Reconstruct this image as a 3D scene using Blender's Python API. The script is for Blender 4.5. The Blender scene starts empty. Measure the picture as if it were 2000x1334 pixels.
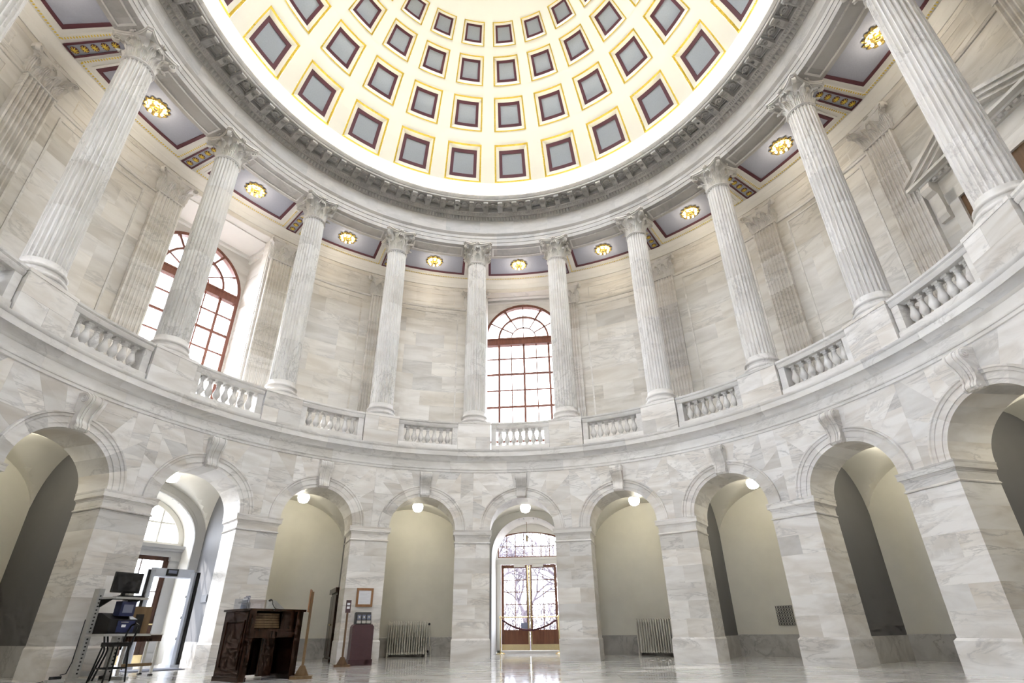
import bpy, math, random
from math import sin, cos, pi, radians, sqrt, atan2
from mathutils import Vector, Matrix

SC = bpy.context.scene
COL = SC.collection
rnd = random.Random(7)

# ---------------------------------------------------------------- camera
# fitted to the photograph taken as 2000 x 1334: f = 1013.1 px, pitch 26.02, roll -0.59, yaw -5.25 degrees
cam = bpy.data.cameras.new('camera')
cam.sensor_width = 36.0
cam.lens = 1013.14 / 2000 * 36
cam.shift_x = 11.585 / 2000
cam.shift_y = 70.337 / 2000
cam.clip_start, cam.clip_end = 0.05, 400
camo = bpy.data.objects.new('camera', cam)
COL.objects.link(camo)
_p, _r, _w = radians(26.0205), radians(-0.58992), radians(-5.2532)
_f = Vector((sin(_w) * cos(_p), cos(_w) * cos(_p), sin(_p)))
_x = Vector((cos(_w), -sin(_w), 0)); _u = _x.cross(_f)
_rx = cos(_r) * _x + sin(_r) * _u; _uy = -sin(_r) * _x + cos(_r) * _u
_m = Matrix((_rx, _uy, -_f)).transposed().to_4x4()
_m.translation = Vector((0.92714, -6.67331, 0.66713))
camo.matrix_world = _m
SC.camera = camo

# ---------------------------------------------------------------- world, sun, exposure
SC.view_settings.view_transform = 'Standard'
SC.view_settings.look = 'None'
SC.view_settings.gamma = 1.0
SC.view_settings.use_curve_mapping = False
SC.view_settings.exposure = 1.18
SC.cycles.use_denoising = True
SC.cycles.use_adaptive_sampling = True
SC.cycles.adaptive_threshold = 0.05
SC.cycles.adaptive_min_samples = 12
SC.cycles.max_bounces = 5
SC.cycles.diffuse_bounces = 3
SC.cycles.glossy_bounces = 3
SC.cycles.transparent_max_bounces = 12
SC.cycles.sample_clamp_indirect = 6.0
SC.cycles.caustics_reflective = False
SC.cycles.caustics_refractive = False
SKY = 7.0
SUN = 4.0
COVE = 5.5
CHAND = 9.0

W = bpy.data.worlds.new('sky'); SC.world = W
W.use_nodes = True
nt = W.node_tree; nt.nodes.clear()
_o = nt.nodes.new('ShaderNodeOutputWorld'); _b = nt.nodes.new('ShaderNodeBackground')
_t = nt.nodes.new('ShaderNodeTexCoord'); _n = nt.nodes.new('ShaderNodeTexNoise'); _c = nt.nodes.new('ShaderNodeValToRGB')
_n.inputs['Scale'].default_value = 3.2; _n.inputs['Detail'].default_value = 6; _n.inputs['Distortion'].default_value = .3
_c.color_ramp.elements[0].position = .36; _c.color_ramp.elements[0].color = (.66, .77, 1.0, 1)
_c.color_ramp.elements[1].position = .56; _c.color_ramp.elements[1].color = (.97, .98, 1.0, 1)
nt.links.new(_t.outputs['Generated'], _n.inputs['Vector']); nt.links.new(_n.outputs['Fac'], _c.inputs['Fac'])
nt.links.new(_c.outputs['Color'], _b.inputs['Color']); _b.inputs['Strength'].default_value = SKY
nt.links.new(_b.outputs['Background'], _o.inputs['Surface'])

def add_light(name, kind, loc, energy, color=(1, 1, 1), size=.1, rot=None, parent=None, **kw):
    l = bpy.data.lights.new(name, kind); l.energy = energy; l.color = color
    if kind == 'AREA': l.size = size
    elif kind in ('POINT', 'SPOT'): l.shadow_soft_size = size
    for k, v in kw.items(): setattr(l, k, v)
    o = bpy.data.objects.new(name, l); COL.objects.link(o); o.location = loc
    if rot is not None: o.rotation_euler = rot
    if parent is not None: o.parent = parent
    return o
# low winter sun entering through the windows on the left
_d = Vector((1.106, -.084, -.95)).normalized()
sun = add_light('sun', 'SUN', (-30, 8, 20), SUN, (1, .96, .9))
sun.data.angle = radians(1.2)
sun.rotation_euler = _d.to_track_quat('-Z', 'Y').to_euler()

# ---------------------------------------------------------------- materials
def lnk(t, a, b): t.links.new(a, b)
def nd(t, k, **kw):
    n = t.nodes.new(k)
    for a, v in kw.items(): setattr(n, a, v)
    return n
def math_(t, op, a, b=None, c=None):
    n = nd(t, 'ShaderNodeMath', operation=op)
    for i, v in enumerate((a, b, c)):
        if v is None: continue
        if isinstance(v, (int, float)): n.inputs[i].default_value = v
        else: lnk(t, v, n.inputs[i])
    return n.outputs[0]
def mixc(t, fac, a, b):
    n = nd(t, 'ShaderNodeMix', data_type='RGBA')
    for i, v in ((0, fac), (6, a), (7, b)):
        if isinstance(v, (int, float)): n.inputs[i].default_value = v
        elif isinstance(v, tuple): n.inputs[i].default_value = (*v[:3], 1)
        else: lnk(t, v, n.inputs[i])
    return n.outputs[2]
def new_mat(name):
    m = bpy.data.materials.new(name); m.use_nodes = True
    t = m.node_tree; t.nodes.clear()
    o = nd(t, 'ShaderNodeOutputMaterial'); p = nd(t, 'ShaderNodeBsdfPrincipled')
    lnk(t, p.outputs[0], o.inputs[0])
    return m, t, p
def marble(name, c1, c2, cv, scale=1.0, vein=.6, rough=.38, var=.18, stretch=(1, 1, 1), warm=.5):
    m, t, p = new_mat(name)
    tc = nd(t, 'ShaderNodeTexCoord'); oi = nd(t, 'ShaderNodeObjectInfo')
    off = nd(t, 'ShaderNodeVectorMath', operation='SCALE'); off.inputs[0].default_value = (37.0, 91.0, 53.0)
    lnk(t, oi.outputs['Random'], off.inputs['Scale'])
    add = nd(t, 'ShaderNodeVectorMath', operation='ADD'); lnk(t, tc.outputs['Object'], add.inputs[0]); lnk(t, off.outputs[0], add.inputs[1])
    mp = nd(t, 'ShaderNodeMapping'); mp.inputs['Scale'].default_value = stretch; mp.inputs['Rotation'].default_value = (.25, .2, .35)
    lnk(t, add.outputs[0], mp.inputs['Vector'])
    n1 = nd(t, 'ShaderNodeTexNoise'); n1.inputs['Scale'].default_value = 1.6 * scale; n1.inputs['Detail'].default_value = 4; n1.inputs['Distortion'].default_value = .7
    n2 = nd(t, 'ShaderNodeTexNoise'); n2.inputs['Scale'].default_value = 1.5 * scale; n2.inputs['Detail'].default_value = 5; n2.inputs['Roughness'].default_value = .62; n2.inputs['Distortion'].default_value = .9
    n3 = nd(t, 'ShaderNodeTexNoise'); n3.inputs['Scale'].default_value = .7 * scale; n3.inputs['Detail'].default_value = 2
    for n in (n1, n2, n3): lnk(t, mp.outputs[0], n.inputs['Vector'])
    r1 = nd(t, 'ShaderNodeMapRange'); r1.inputs[1].default_value = .40; r1.inputs[2].default_value = .66
    lnk(t, n1.outputs['Fac'], r1.inputs[0])
    base = mixc(t, r1.outputs[0], c1, c2)
    v = math_(t, 'ABSOLUTE', math_(t, 'SUBTRACT', n2.outputs['Fac'], .5))
    rv = nd(t, 'ShaderNodeMapRange'); rv.inputs[1].default_value = 0; rv.inputs[2].default_value = .04; rv.inputs[3].default_value = vein; rv.inputs[4].default_value = 0
    lnk(t, v, rv.inputs[0])
    rm = nd(t, 'ShaderNodeMapRange'); rm.inputs[1].default_value = .44; rm.inputs[2].default_value = .60
    lnk(t, n3.outputs['Fac'], rm.inputs[0])
    base = mixc(t, math_(t, 'MULTIPLY', rv.outputs[0], rm.outputs[0]), base, cv)
    hs = nd(t, 'ShaderNodeHueSaturation'); lnk(t, base, hs.inputs['Color'])
    rr = math_(t, 'POWER', oi.outputs['Random'], 2.2)
    lnk(t, math_(t, 'MULTIPLY_ADD', rr, -var, 1.03), hs.inputs['Value'])
    r7 = math_(t, 'FRACT', math_(t, 'MULTIPLY', oi.outputs['Random'], 7.31))
    lnk(t, math_(t, 'MULTIPLY_ADD', r7, warm, 1 - warm / 2), hs.inputs['Saturation'])
    lnk(t, hs.outputs[0], p.inputs['Base Color'])
    p.inputs['Roughness'].default_value = rough
    return m
def plain(name, c, rough=.5, metal=0.0, noise=0.0, nscale=8.0, spec=None, bump=0.0):
    m, t, p = new_mat(name)
    p.inputs['Base Color'].default_value = (*c, 1); p.inputs['Roughness'].default_value = rough; p.inputs['Metallic'].default_value = metal
    if spec is not None: p.inputs['Specular IOR Level'].default_value = spec
    if noise or bump:
        tc = nd(t, 'ShaderNodeTexCoord'); n = nd(t, 'ShaderNodeTexNoise'); n.inputs['Scale'].default_value = nscale; n.inputs['Detail'].default_value = 4
        lnk(t, tc.outputs['Object'], n.inputs['Vector'])
        if noise:
            r = nd(t, 'ShaderNodeMapRange'); r.inputs[1].default_value = .3; r.inputs[2].default_value = .7; r.inputs[3].default_value = 1 - noise; r.inputs[4].default_value = 1 + noise
            lnk(t, n.outputs['Fac'], r.inputs[0])
            hs = nd(t, 'ShaderNodeHueSaturation'); hs.inputs['Color'].default_value = (*c, 1); lnk(t, r.outputs[0], hs.inputs['Value'])
            lnk(t, hs.outputs[0], p.inputs['Base Color'])
        if bump:
            b = nd(t, 'ShaderNodeBump'); b.inputs['Strength'].default_value = bump; b.inputs['Distance'].default_value = .01
            lnk(t, n.outputs['Fac'], b.inputs['Height']); lnk(t, b.outputs[0], p.inputs['Normal'])
    return m
def wood(name, c1, c2, rough=.35, scale=6.0, axis=2):
    m, t, p = new_mat(name)
    tc = nd(t, 'ShaderNodeTexCoord'); mp = nd(t, 'ShaderNodeMapping'); s = [scale, scale, scale]; s[axis] = scale * .08
    mp.inputs['Scale'].default_value = s; lnk(t, tc.outputs['Object'], mp.inputs['Vector'])
    n = nd(t, 'ShaderNodeTexNoise'); n.inputs['Scale'].default_value = 3; n.inputs['Detail'].default_value = 6; n.inputs['Distortion'].default_value = .6
    lnk(t, mp.outputs[0], n.inputs['Vector'])
    r = nd(t, 'ShaderNodeMapRange'); r.inputs[1].default_value = .35; r.inputs[2].default_value = .65; lnk(t, n.outputs['Fac'], r.inputs[0])
    lnk(t, mixc(t, r.outputs[0], c1, c2), p.inputs['Base Color']); p.inputs['Roughness'].default_value = rough
    return m
def emit(name, c, s):
    m = bpy.data.materials.new(name); m.use_nodes = True; t = m.node_tree; t.nodes.clear()
    o = nd(t, 'ShaderNodeOutputMaterial'); e = nd(t, 'ShaderNodeEmission'); e.inputs[0].default_value = (*c, 1); e.inputs[1].default_value = s
    lnk(t, e.outputs[0], o.inputs[0]); return m
def glass(name, gloss=.06, tint=(1, 1, 1)):
    m = bpy.data.materials.new(name); m.use_nodes = True; t = m.node_tree; t.nodes.clear()
    o = nd(t, 'ShaderNodeOutputMaterial'); a = nd(t, 'ShaderNodeBsdfTransparent'); g = nd(t, 'ShaderNodeBsdfGlossy'); x = nd(t, 'ShaderNodeMixShader')
    a.inputs[0].default_value = (*tint, 1); g.inputs['Roughness'].default_value = .02; x.inputs[0].default_value = gloss
    lnk(t, a.outputs[0], x.inputs[1]); lnk(t, g.outputs[0], x.inputs[2]); lnk(t, x.outputs[0], o.inputs[0]); return m

M = {}
M['stone'] = marble('marble_wall', (.88, .855, .815), (.70, .655, .595), (.45, .43, .405), 1.0, .6, .4, .25, (.55, .55, 2.2))
M['wall'] = marble('marble_gallery_wall', (.80, .77, .715), (.655, .615, .55), (.45, .43, .395), .85, .5, .4, .2, (.5, .5, 2.0))
M['column'] = marble('marble_column', (.80, .78, .745), (.69, .665, .625), (.40, .38, .36), 1.0, .5, .42, .17, (1.6, 1.6, .8))
M['trim'] = marble('marble_trim', (.82, .80, .765), (.70, .675, .635), (.42, .40, .37), .9, .4, .4, .2, (1, 1, 2.4))
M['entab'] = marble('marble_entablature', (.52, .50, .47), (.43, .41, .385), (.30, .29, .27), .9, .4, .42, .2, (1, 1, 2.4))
M['carved'] = marble('marble_carved', (.72, .69, .64), (.60, .575, .53), (.45, .43, .40), 1.4, .25, .5, .1)
M['cornice'] = marble('marble_cornice', (.50, .48, .445), (.40, .385, .355), (.30, .29, .27), 1.4, .25, .55, .15)
M['joint'] = plain('marble_joint', (.50, .47, .42), .7, noise=.1)
M['dado'] = marble('marble_dado', (.58, .565, .54), (.43, .415, .395), (.22, .21, .20), 1.3, .5, .35, .15)
M['white'] = plain('white_plaster', (.78, .76, .715), .6, noise=.02, nscale=3)
M['dome'] = plain('dome_plaster', (.86, .82, .70), .6, noise=.015, nscale=2)
M['vault'] = plain('vault_plaster', (.74, .72, .66), .65, noise=.03, nscale=2)
M['cream'] = plain('cream_wall_paint', (.80, .775, .69), .6, noise=.03, nscale=2.5)
M['grey'] = plain('grey_wall_paint', (.42, .42, .42), .6, noise=.03, nscale=2.5)
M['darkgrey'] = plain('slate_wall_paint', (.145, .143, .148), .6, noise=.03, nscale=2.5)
M['blue'] = plain('blue_grey_panel', (.33, .345, .41), .7, noise=.04, nscale=30)
M['coffer'] = plain('coffer_panel', (.36, .39, .42), .75, noise=.05, nscale=40)
M['maroon'] = plain('maroon_border', (.10, .028, .04), .5)
M['gold'] = plain('gilding', (.74, .54, .07), .5, noise=.15, nscale=30)
M['brass'] = plain('gilt_brass', (.85, .60, .18), .25, 1.0, noise=.1, nscale=20)
M['brass2'] = plain('polished_brass', (.80, .66, .38), .22, 1.0)
M['bronze'] = plain('bronze_canopy', (.20, .14, .06), .4, .8)
M['winwood'] = wood('red_brown_window_wood', (.16, .055, .035), (.22, .08, .05), .4)
M['doorwood'] = wood('mahogany_door_wood', (.13, .042, .02), (.20, .075, .035), .3)
M['backlitdoor'] = wood('backlit_brown_door_wood', (.05, .022, .012), (.085, .036, .02), .35)  # brown door wood with its backlit shade put into the colour
M['podium'] = wood('dark_podium_wood', (.026, .010, .0055), (.045, .017, .009), .25)
M['oak'] = wood('oak_wood', (.15, .09, .04), (.20, .125, .06), .4)
M['walnut'] = wood('walnut_wood', (.12, .065, .03), (.18, .10, .05), .4)
M['frameoak'] = wood('picture_frame_wood', (.26, .12, .05), (.34, .17, .07), .4)
M['burgundy'] = plain('burgundy_laminate', (.075, .035, .04), .45, noise=.06, nscale=20)
M['black'] = plain('black_plastic', (.018, .018, .02), .4)
M['blackmetal'] = plain('black_metal', (.015, .015, .015), .35, .5)
M['navy'] = plain('navy_plastic', (.03, .04, .11), .35)
M['screen'] = plain('dark_screen', (.02, .021, .025), .15)
M['greyscreen'] = plain('grey_screen', (.22, .24, .33), .2)
M['steel'] = plain('grey_painted_steel', (.46, .455, .43), .45, noise=.04)
M['alu'] = plain('aluminium', (.66, .65, .62), .3, .8)
M['mdwhite'] = plain('detector_panel', (.62, .66, .74), .3)
M['red'] = plain('red_indicator', (.8, .03, .05), .4)
M['radiator'] = plain('cream_radiator_paint', (.80, .77, .69), .4)
M['dark'] = plain('dark_void', (.02, .02, .02), .8)
M['paper'] = plain('white_paper', (.85, .86, .9), .7, noise=.04, nscale=60)
M['faint'] = plain('faint_print', (.70, .71, .76), .7)
M['rope'] = plain('velvet_rope', (.07, .015, .02), .8)
M['mat'] = plain('slate_blue_mat', (.16, .17, .22), .9, noise=.1, nscale=60)
M['glass'] = glass('window_glass', .05)
def frosted():
    m = bpy.data.materials.new('added_skylight_frosted_glass'); m.use_nodes = True; t = m.node_tree; t.nodes.clear()
    o = nd(t, 'ShaderNodeOutputMaterial'); a = nd(t, 'ShaderNodeBsdfTranslucent'); a.inputs[0].default_value = (.97, .97, .97, 1)
    lnk(t, a.outputs[0], o.inputs[0]); return m
M['frosted'] = frosted()  # diffusing glass for the added skylight
M['acrylic'] = glass('clear_acrylic', .22, (.9, .92, .97))
M['globe'] = emit('lit_globe_glass', (1, .93, .76), 21)
M['bulb'] = emit('lit_bulb', (1, .86, .60), 7)
M['cove'] = emit('cove_lamp_glow', (1, .94, .8), 20)
M['bark'] = plain('grey_bark', (.13, .11, .13), .9, noise=.2)
M['lawn'] = plain('winter_lawn', (.16, .155, .15), .9, noise=.2)
M['facade'] = plain('pale_facade', (.75, .74, .71), .7, noise=.03)
# polished marble floor with slab joints
def floor_mat():
    m, t, p = new_mat('polished_marble_floor')
    tc = nd(t, 'ShaderNodeTexCoord'); mp = nd(t, 'ShaderNodeMapping'); mp.inputs['Scale'].default_value = (1.0, 2.6, 1); mp.inputs['Rotation'].default_value = (0, 0, .12)
    lnk(t, tc.outputs['Object'], mp.inputs['Vector'])
    n1 = nd(t, 'ShaderNodeTexNoise'); n1.inputs['Scale'].default_value = .9; n1.inputs['Detail'].default_value = 7; n1.inputs['Distortion'].default_value = 1.4
    lnk(t, mp.outputs[0], n1.inputs['Vector'])
    r1 = nd(t, 'ShaderNodeMapRange'); r1.inputs[1].default_value = .34; r1.inputs[2].default_value = .66; lnk(t, n1.outputs['Fac'], r1.inputs[0])
    base = mixc(t, r1.outputs[0], (.56, .55, .54), (.90, .89, .87))
    br = nd(t, 'ShaderNodeTexBrick'); br.offset = .5; br.inputs['Scale'].default_value = 1; br.inputs['Mortar Size'].default_value = .006
    br.inputs['Brick Width'].default_value = 1.2; br.inputs['Row Height'].default_value = 1.2
    br.inputs['Color1'].default_value = (1, 1, 1, 1); br.inputs['Color2'].default_value = (.86, .86, .86, 1); br.inputs['Mortar'].default_value = (.5, .5, .5, 1)
    lnk(t, tc.outputs['Object'], br.inputs['Vector'])
    mx = nd(t, 'ShaderNodeMix', data_type='RGBA', blend_type='MULTIPLY'); mx.inputs[0].default_value = 1
    lnk(t, base, mx.inputs[6]); lnk(t, br.outputs[0], mx.inputs[7]); lnk(t, mx.outputs[2], p.inputs['Base Color'])
    p.inputs['Roughness'].default_value = .1; p.inputs['Specular IOR Level'].default_value = .6
    return m
M['floor'] = floor_mat()

# ---------------------------------------------------------------- mesh helpers
class B:
    def __init__(s): s.v = []; s.f = []
    def add(s, vs, fs):
        k = len(s.v); s.v += [tuple(p) for p in vs]; s.f += [tuple(i + k for i in f) for f in fs]; return s
    def box(s, x0, x1, y0, y1, z0, z1):
        return s.add([(x0, y0, z0), (x1, y0, z0), (x1, y1, z0), (x0, y1, z0), (x0, y0, z1), (x1, y0, z1), (x1, y1, z1), (x0, y1, z1)],
                     [(0, 3, 2, 1), (4, 5, 6, 7), (0, 1, 5, 4), (1, 2, 6, 5), (2, 3, 7, 6), (3, 0, 4, 7)])
    def bar(s, p, q, w, h=None, up=(0, 0, 1)):          # rectangular bar between two points
        p, q = Vector(p), Vector(q); h = h or w; d = (q - p).normalized(); u = Vector(up)
        if abs(d.dot(u)) > .98: u = Vector((0, 1, 0))
        a = d.cross(u).normalized(); b = a.cross(d).normalized()
        vs = [c + a * i * w / 2 + b * j * h / 2 for c in (p, q) for i, j in ((-1, -1), (1, -1), (1, 1), (-1, 1))]
        return s.add(vs, [(0, 1, 2, 3), (7, 6, 5, 4), (0, 4, 5, 1), (1, 5, 6, 2), (2, 6, 7, 3), (3, 7, 4, 0)])
    def extrude(s, poly, fn, c0, c1):                   # 2-D outline carried from c0 to c1; fn(a, b, c) -> point
        n = len(poly); vs = [fn(a, b, c) for c in (c0, c1) for a, b in poly]
        fs = [tuple(range(n)), tuple(range(2 * n - 1, n - 1, -1))] + [(i, n + i, n + (i + 1) % n, (i + 1) % n) for i in range(n)]
        return s.add(vs, fs)
    def lathe(s, prof, n=32, c=(0, 0), a0=0.0, a1=2 * pi, cap=False):
        full = abs(a1 - a0 - 2 * pi) < 1e-6; m = n if full else n + 1; k = len(prof); vs = []
        for i in range(m):
            a = a0 + (a1 - a0) * i / n
            vs += [(c[0] + r * cos(a), c[1] + r * sin(a), z) for r, z in prof]
        fs = []
        for i in range(n):
            j = (i + 1) % m
            fs += [(i * k + q, j * k + q, j * k + q + 1, i * k + q + 1) for q in range(k - 1)]
        if cap and full: fs += [tuple(i * k for i in range(m))[::-1], tuple(i * k + k - 1 for i in range(m))]
        return s.add(vs, fs)
    def sweep(s, prof, a0, a1, n, closed=True):         # (r, z) profile along an arc of azimuth degrees about the rotunda axis
        k = len(prof); vs = []
        for i in range(n + 1):
            a = radians(a0 + (a1 - a0) * i / n); vs += [(r * sin(a), r * cos(a), z) for r, z in prof]
        fs = []
        for i in range(n):
            fs += [(i * k + q, i * k + (q + 1) % k, (i + 1) * k + (q + 1) % k, (i + 1) * k + q) for q in range(k if closed else k - 1)]
        if closed: fs += [tuple(range(k))[::-1], tuple(n * k + q for q in range(k))]
        return s.add(vs, fs)
    def tube(s, pts, rad, n=8, cap=True):
        pts = [Vector(p) for p in pts]; m = len(pts); rs = rad if isinstance(rad, (list, tuple)) else [rad] * m; vs = []; prev = None
        for i, p in enumerate(pts):
            d = (pts[min(i + 1, m - 1)] - pts[max(i - 1, 0)]).normalized()
            a = d.orthogonal().normalized() if prev is None else (prev - d * prev.dot(d)).normalized()
            prev = a; b = d.cross(a)
            vs += [p + (a * cos(2 * pi * q / n) + b * sin(2 * pi * q / n)) * rs[i] for q in range(n)]
        fs = [(i * n + q, i * n + (q + 1) % n, (i + 1) * n + (q + 1) % n, (i + 1) * n + q) for i in range(m - 1) for q in range(n)]
        if cap: fs += [tuple(range(n))[::-1], tuple((m - 1) * n + q for q in range(n))]
        return s.add(vs, fs)
    def grid(s, fn, nu, nv, flip=False):
        vs = [fn(i / nu, j / nv) for i in range(nu + 1) for j in range(nv + 1)]; w = nv + 1
        fs = [(i * w + j, (i + 1) * w + j, (i + 1) * w + j + 1, i * w + j + 1) for i in range(nu) for j in range(nv)]
        if flip: fs = [f[::-1] for f in fs]
        return s.add(vs, fs)
    def ball(s, c, r, n=12, m=8, sz=1.0):
        return s.lathe([(r * sin(pi * i / m), c[2] - sz * r * cos(pi * i / m)) for i in range(m + 1)], n, (c[0], c[1]))
    def map(s, fn): s.v = [tuple(fn(*p)) for p in s.v]; return s
    def xf(s, mat): s.v = [tuple(mat @ Vector(p)) for p in s.v]; return s
    def join(s, o): return s.add(o.v, o.f)
    def mesh(s, name, mat, smooth=None):
        me = bpy.data.meshes.new(name); me.from_pydata(s.v, [], s.f); me.update()
        if mat is not None: me.materials.append(M[mat] if isinstance(mat, str) else mat)
        if smooth is not None:
            me.shade_smooth(); me.set_sharp_from_angle(angle=radians(smooth))
        return me

def polar(r, az, z=0.0): a = radians(az); return (r * sin(a), r * cos(a), z)
def obj(name, me, parent=None, loc=None, rz=None, rot=None):
    if isinstance(me, B): raise TypeError(name)
    o = bpy.data.objects.new(name, me); COL.objects.link(o)
    if parent is not None: o.parent = parent
    if loc is not None: o.location = loc
    if rz is not None: o.rotation_euler = (0, 0, rz)
    if rot is not None: o.rotation_euler = rot
    return o
def thing(name, label, cat, loc=(0, 0, 0), rz=0.0, group=None):
    o = obj(name, None, None, loc, rz); o['label'] = label; o['category'] = cat
    if group: o['group'] = group
    return o
def tag(o, label, cat, group=None):
    o['label'] = label; o['category'] = cat
    if group: o['group'] = group
    return o
def struct(name, me, label, cat='structure'):
    o = obj(name, me); o['kind'] = 'structure'; o['label'] = label; o['category'] = cat
    return o
def at_az(name, label, cat, r, az, z=0.0, group=None): return thing(name, label, cat, polar(r, az, z), -radians(az), group)

# ================================================================ THE SETTING
SEEN_BAYS = list(range(-100, 101, 20))       # bay centres the photograph can show
ALL_BAYS = list(range(-160, 181, 20))
COLS = list(range(-110, 111, 20))            # column azimuths built
R0 = 7.72                                    # arcade face

# ---- ground floor
fl = B().lathe([(0, 0), (11.6, 0)], 72)
struct('floor', fl.mesh('floor', 'floor'), 'polished grey veined marble floor of the rotunda', 'floor')
bz = B()
bz.box(-1.3, 1.3, 11.3, 12.15, -.02, .002)
bz.xf(Matrix.Identity(4))
struct('floor_vestibule', bz.mesh('floor_vestibule', 'floor'), 'marble floor strip before the glazed double door', 'floor')

# ---- arcade wall: backing with arch holes, stones, voussoirs, keystones
ZS, AR, AO, HB, ZT = 3.115, .875, 1.165, 1.347, 4.70     # spring, intrados, extrados, half bay, top
def bend(s, d, z, R=R0): a = s / R; return ((R + d) * sin(a), (R + d) * cos(a), z)
def rect_hit(th, hw, h):
    c, s_ = abs(cos(th)), sin(th)
    t = min(hw / c if c > 1e-9 else 1e9, h / s_ if s_ > 1e-9 else 1e9); return t
def arch_backing(rho, hw, zs, zt, d0, d1, R, n=32, ez=1.0):
    b = B(); h = zt - zs; ths = sorted({pi * i / n for i in range(n + 1)} | {atan2(h, hw), pi - atan2(h, hw)})
    for i in range(len(ths) - 1):
        t0, t1 = ths[i], ths[i + 1]; vs = []
        for d in (d0, d1):
            for t in (t0, t1):
                vs.append(bend(rho * cos(t), d, zs + rho * ez * sin(t), R)); q = rect_hit(t, hw, h); vs.append(bend(q * cos(t), d, zs + q * sin(t), R))
        b.add(vs, [(0, 1, 3, 2), (4, 6, 7, 5), (0, 2, 6, 4)])
    return b
back = arch_backing(1.1, HB, ZS, ZT, .03, .88, R0)
def ring_copy(b, azs):
    o = B()
    for a in azs:
        o.join(B().add([tuple(Matrix.Rotation(-radians(a), 3, 'Z') @ Vector(p)) for p in b.v], b.f))
    return o
arc = struct('wall_arcade', ring_copy(back, SEEN_BAYS).mesh('arcade_backing', 'joint'), 'curved marble arcade wall of round arches under the gallery', 'wall')
rear_b = [a for a in ALL_BAYS if a not in SEEN_BAYS]
struct('wall_rear', ring_copy(arch_backing(AR, HB, ZS, ZT, 0, .88, R0), rear_b).mesh('rear_arcade', 'stone'), 'marble arcade wall behind the viewpoint', 'wall')
# voussoir meshes: nine to an arch, cross-section with two fasciae and an outer moulding
vprof = [(AR, 0), (.955, 0), (.955, -.014), (1.07, -.014), (1.075, -.03), (1.12, -.036), (1.135, -.055), (AO, -.055), (AO, .03), (1.1, .03), (1.1, .88), (AR, .88)]
vous = []
for k in range(9):
    t0, t1 = pi * k / 9 + .0003, pi * (k + 1) / 9 - .0003; b = B(); n = 4; m = len(vprof)
    vs = [bend(q * cos(t0 + (t1 - t0) * i / n), d, ZS + q * sin(t0 + (t1 - t0) * i / n)) for i in range(n + 1) for q, d in vprof]
    fs = [(i * m + j, i * m + (j + 1) % m, (i + 1) * m + (j + 1) % m, (i + 1) * m + j) for i in range(n) for j in range(m)]
    fs += [tuple(range(m)), tuple(n * m + j for j in range(m))[::-1]]
    vous.append(b.add(vs, fs).mesh('voussoir', 'stone', 30))
# spandrel stones: sectors fanning from each arch, some cut again by a level joint
def clip(poly, fn):
    out = []
    for i in range(len(poly)):
        p, q = poly[i], poly[(i + 1) % len(poly)]; a, b = fn(p), fn(q)
        if a >= 0: out.append(p)
        if (a >= 0) != (b >= 0): t = a / (a - b); out.append((p[0] + (q[0] - p[0]) * t, p[1] + (q[1] - p[1]) * t))
    return out
def area(p): return .5 * sum(p[i][0] * p[(i + 1) % len(p)][1] - p[(i + 1) % len(p)][0] * p[i][1] for i in range(len(p)))
def inset(p, e=.0004):
    cx = sum(a for a, _ in p) / len(p); cy = sum(b for _, b in p) / len(p)
    return [(a + (e if a < cx else -e), b + (e if b < cy else -e)) for a, b in p]
def stone_set(cuts, levels):
    out = []; h = ZT - ZS; ac = atan2(h, HB)
    for i in range(len(cuts) - 1):
        t0, t1 = radians(cuts[i]), radians(cuts[i + 1]); n = 5
        poly = [(AO * cos(t0 + (t1 - t0) * j / n), ZS + AO * sin(t0 + (t1 - t0) * j / n)) for j in range(n, -1, -1)]
        ts = [t0] + [c for c in (ac, pi - ac) if t0 < c < t1] + [t1]
        poly += [(rect_hit(t, HB, h) * cos(t), ZS + rect_hit(t, HB, h) * sin(t)) for t in ts]
        parts = [poly]
        for kind, val in levels.get(i, ()):
            nxt = []
            for q in parts:
                if kind == 'z': nxt += [clip(q, lambda p: p[1] - val), clip(q, lambda p: val - p[1])]
                else: nxt += [clip(q, lambda p: p[0] - val), clip(q, lambda p: val - p[0])]
            parts = [q for q in nxt if len(q) > 2 and abs(area(q)) > .004]
        for q in parts:
            q = inset(q)
            out.append(B().extrude(q, lambda a, b, c: bend(a, c, b), 0.0, .045).mesh('spandrel_stone', 'stone'))
    return out
SETS = [stone_set([0, 18, 36, 52, 68, 84, 96, 112, 128, 146, 164, 180], {2: [('z', 4.1)], 3: [('z', 4.42)], 7: [('x', -.75)], 8: [('z', 3.95)], 9: [('z', 3.6)], 1: [('z', 3.72)]}),
        stone_set([0, 22, 40, 58, 76, 104, 120, 134, 150, 166, 180], {1: [('z', 3.85)], 2: [('x', 1.0)], 6: [('z', 4.3)], 7: [('z', 4.0)], 3: [('z', 4.5)]}),
        stone_set([0, 15, 33, 47, 63, 80, 100, 115, 131, 149, 165, 180], {2: [('z', 4.25)], 3: [('x', .7)], 7: [('z', 4.35)], 8: [('z', 4.05), ('x', -1.1)], 1: [('z', 3.6)]})]
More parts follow.
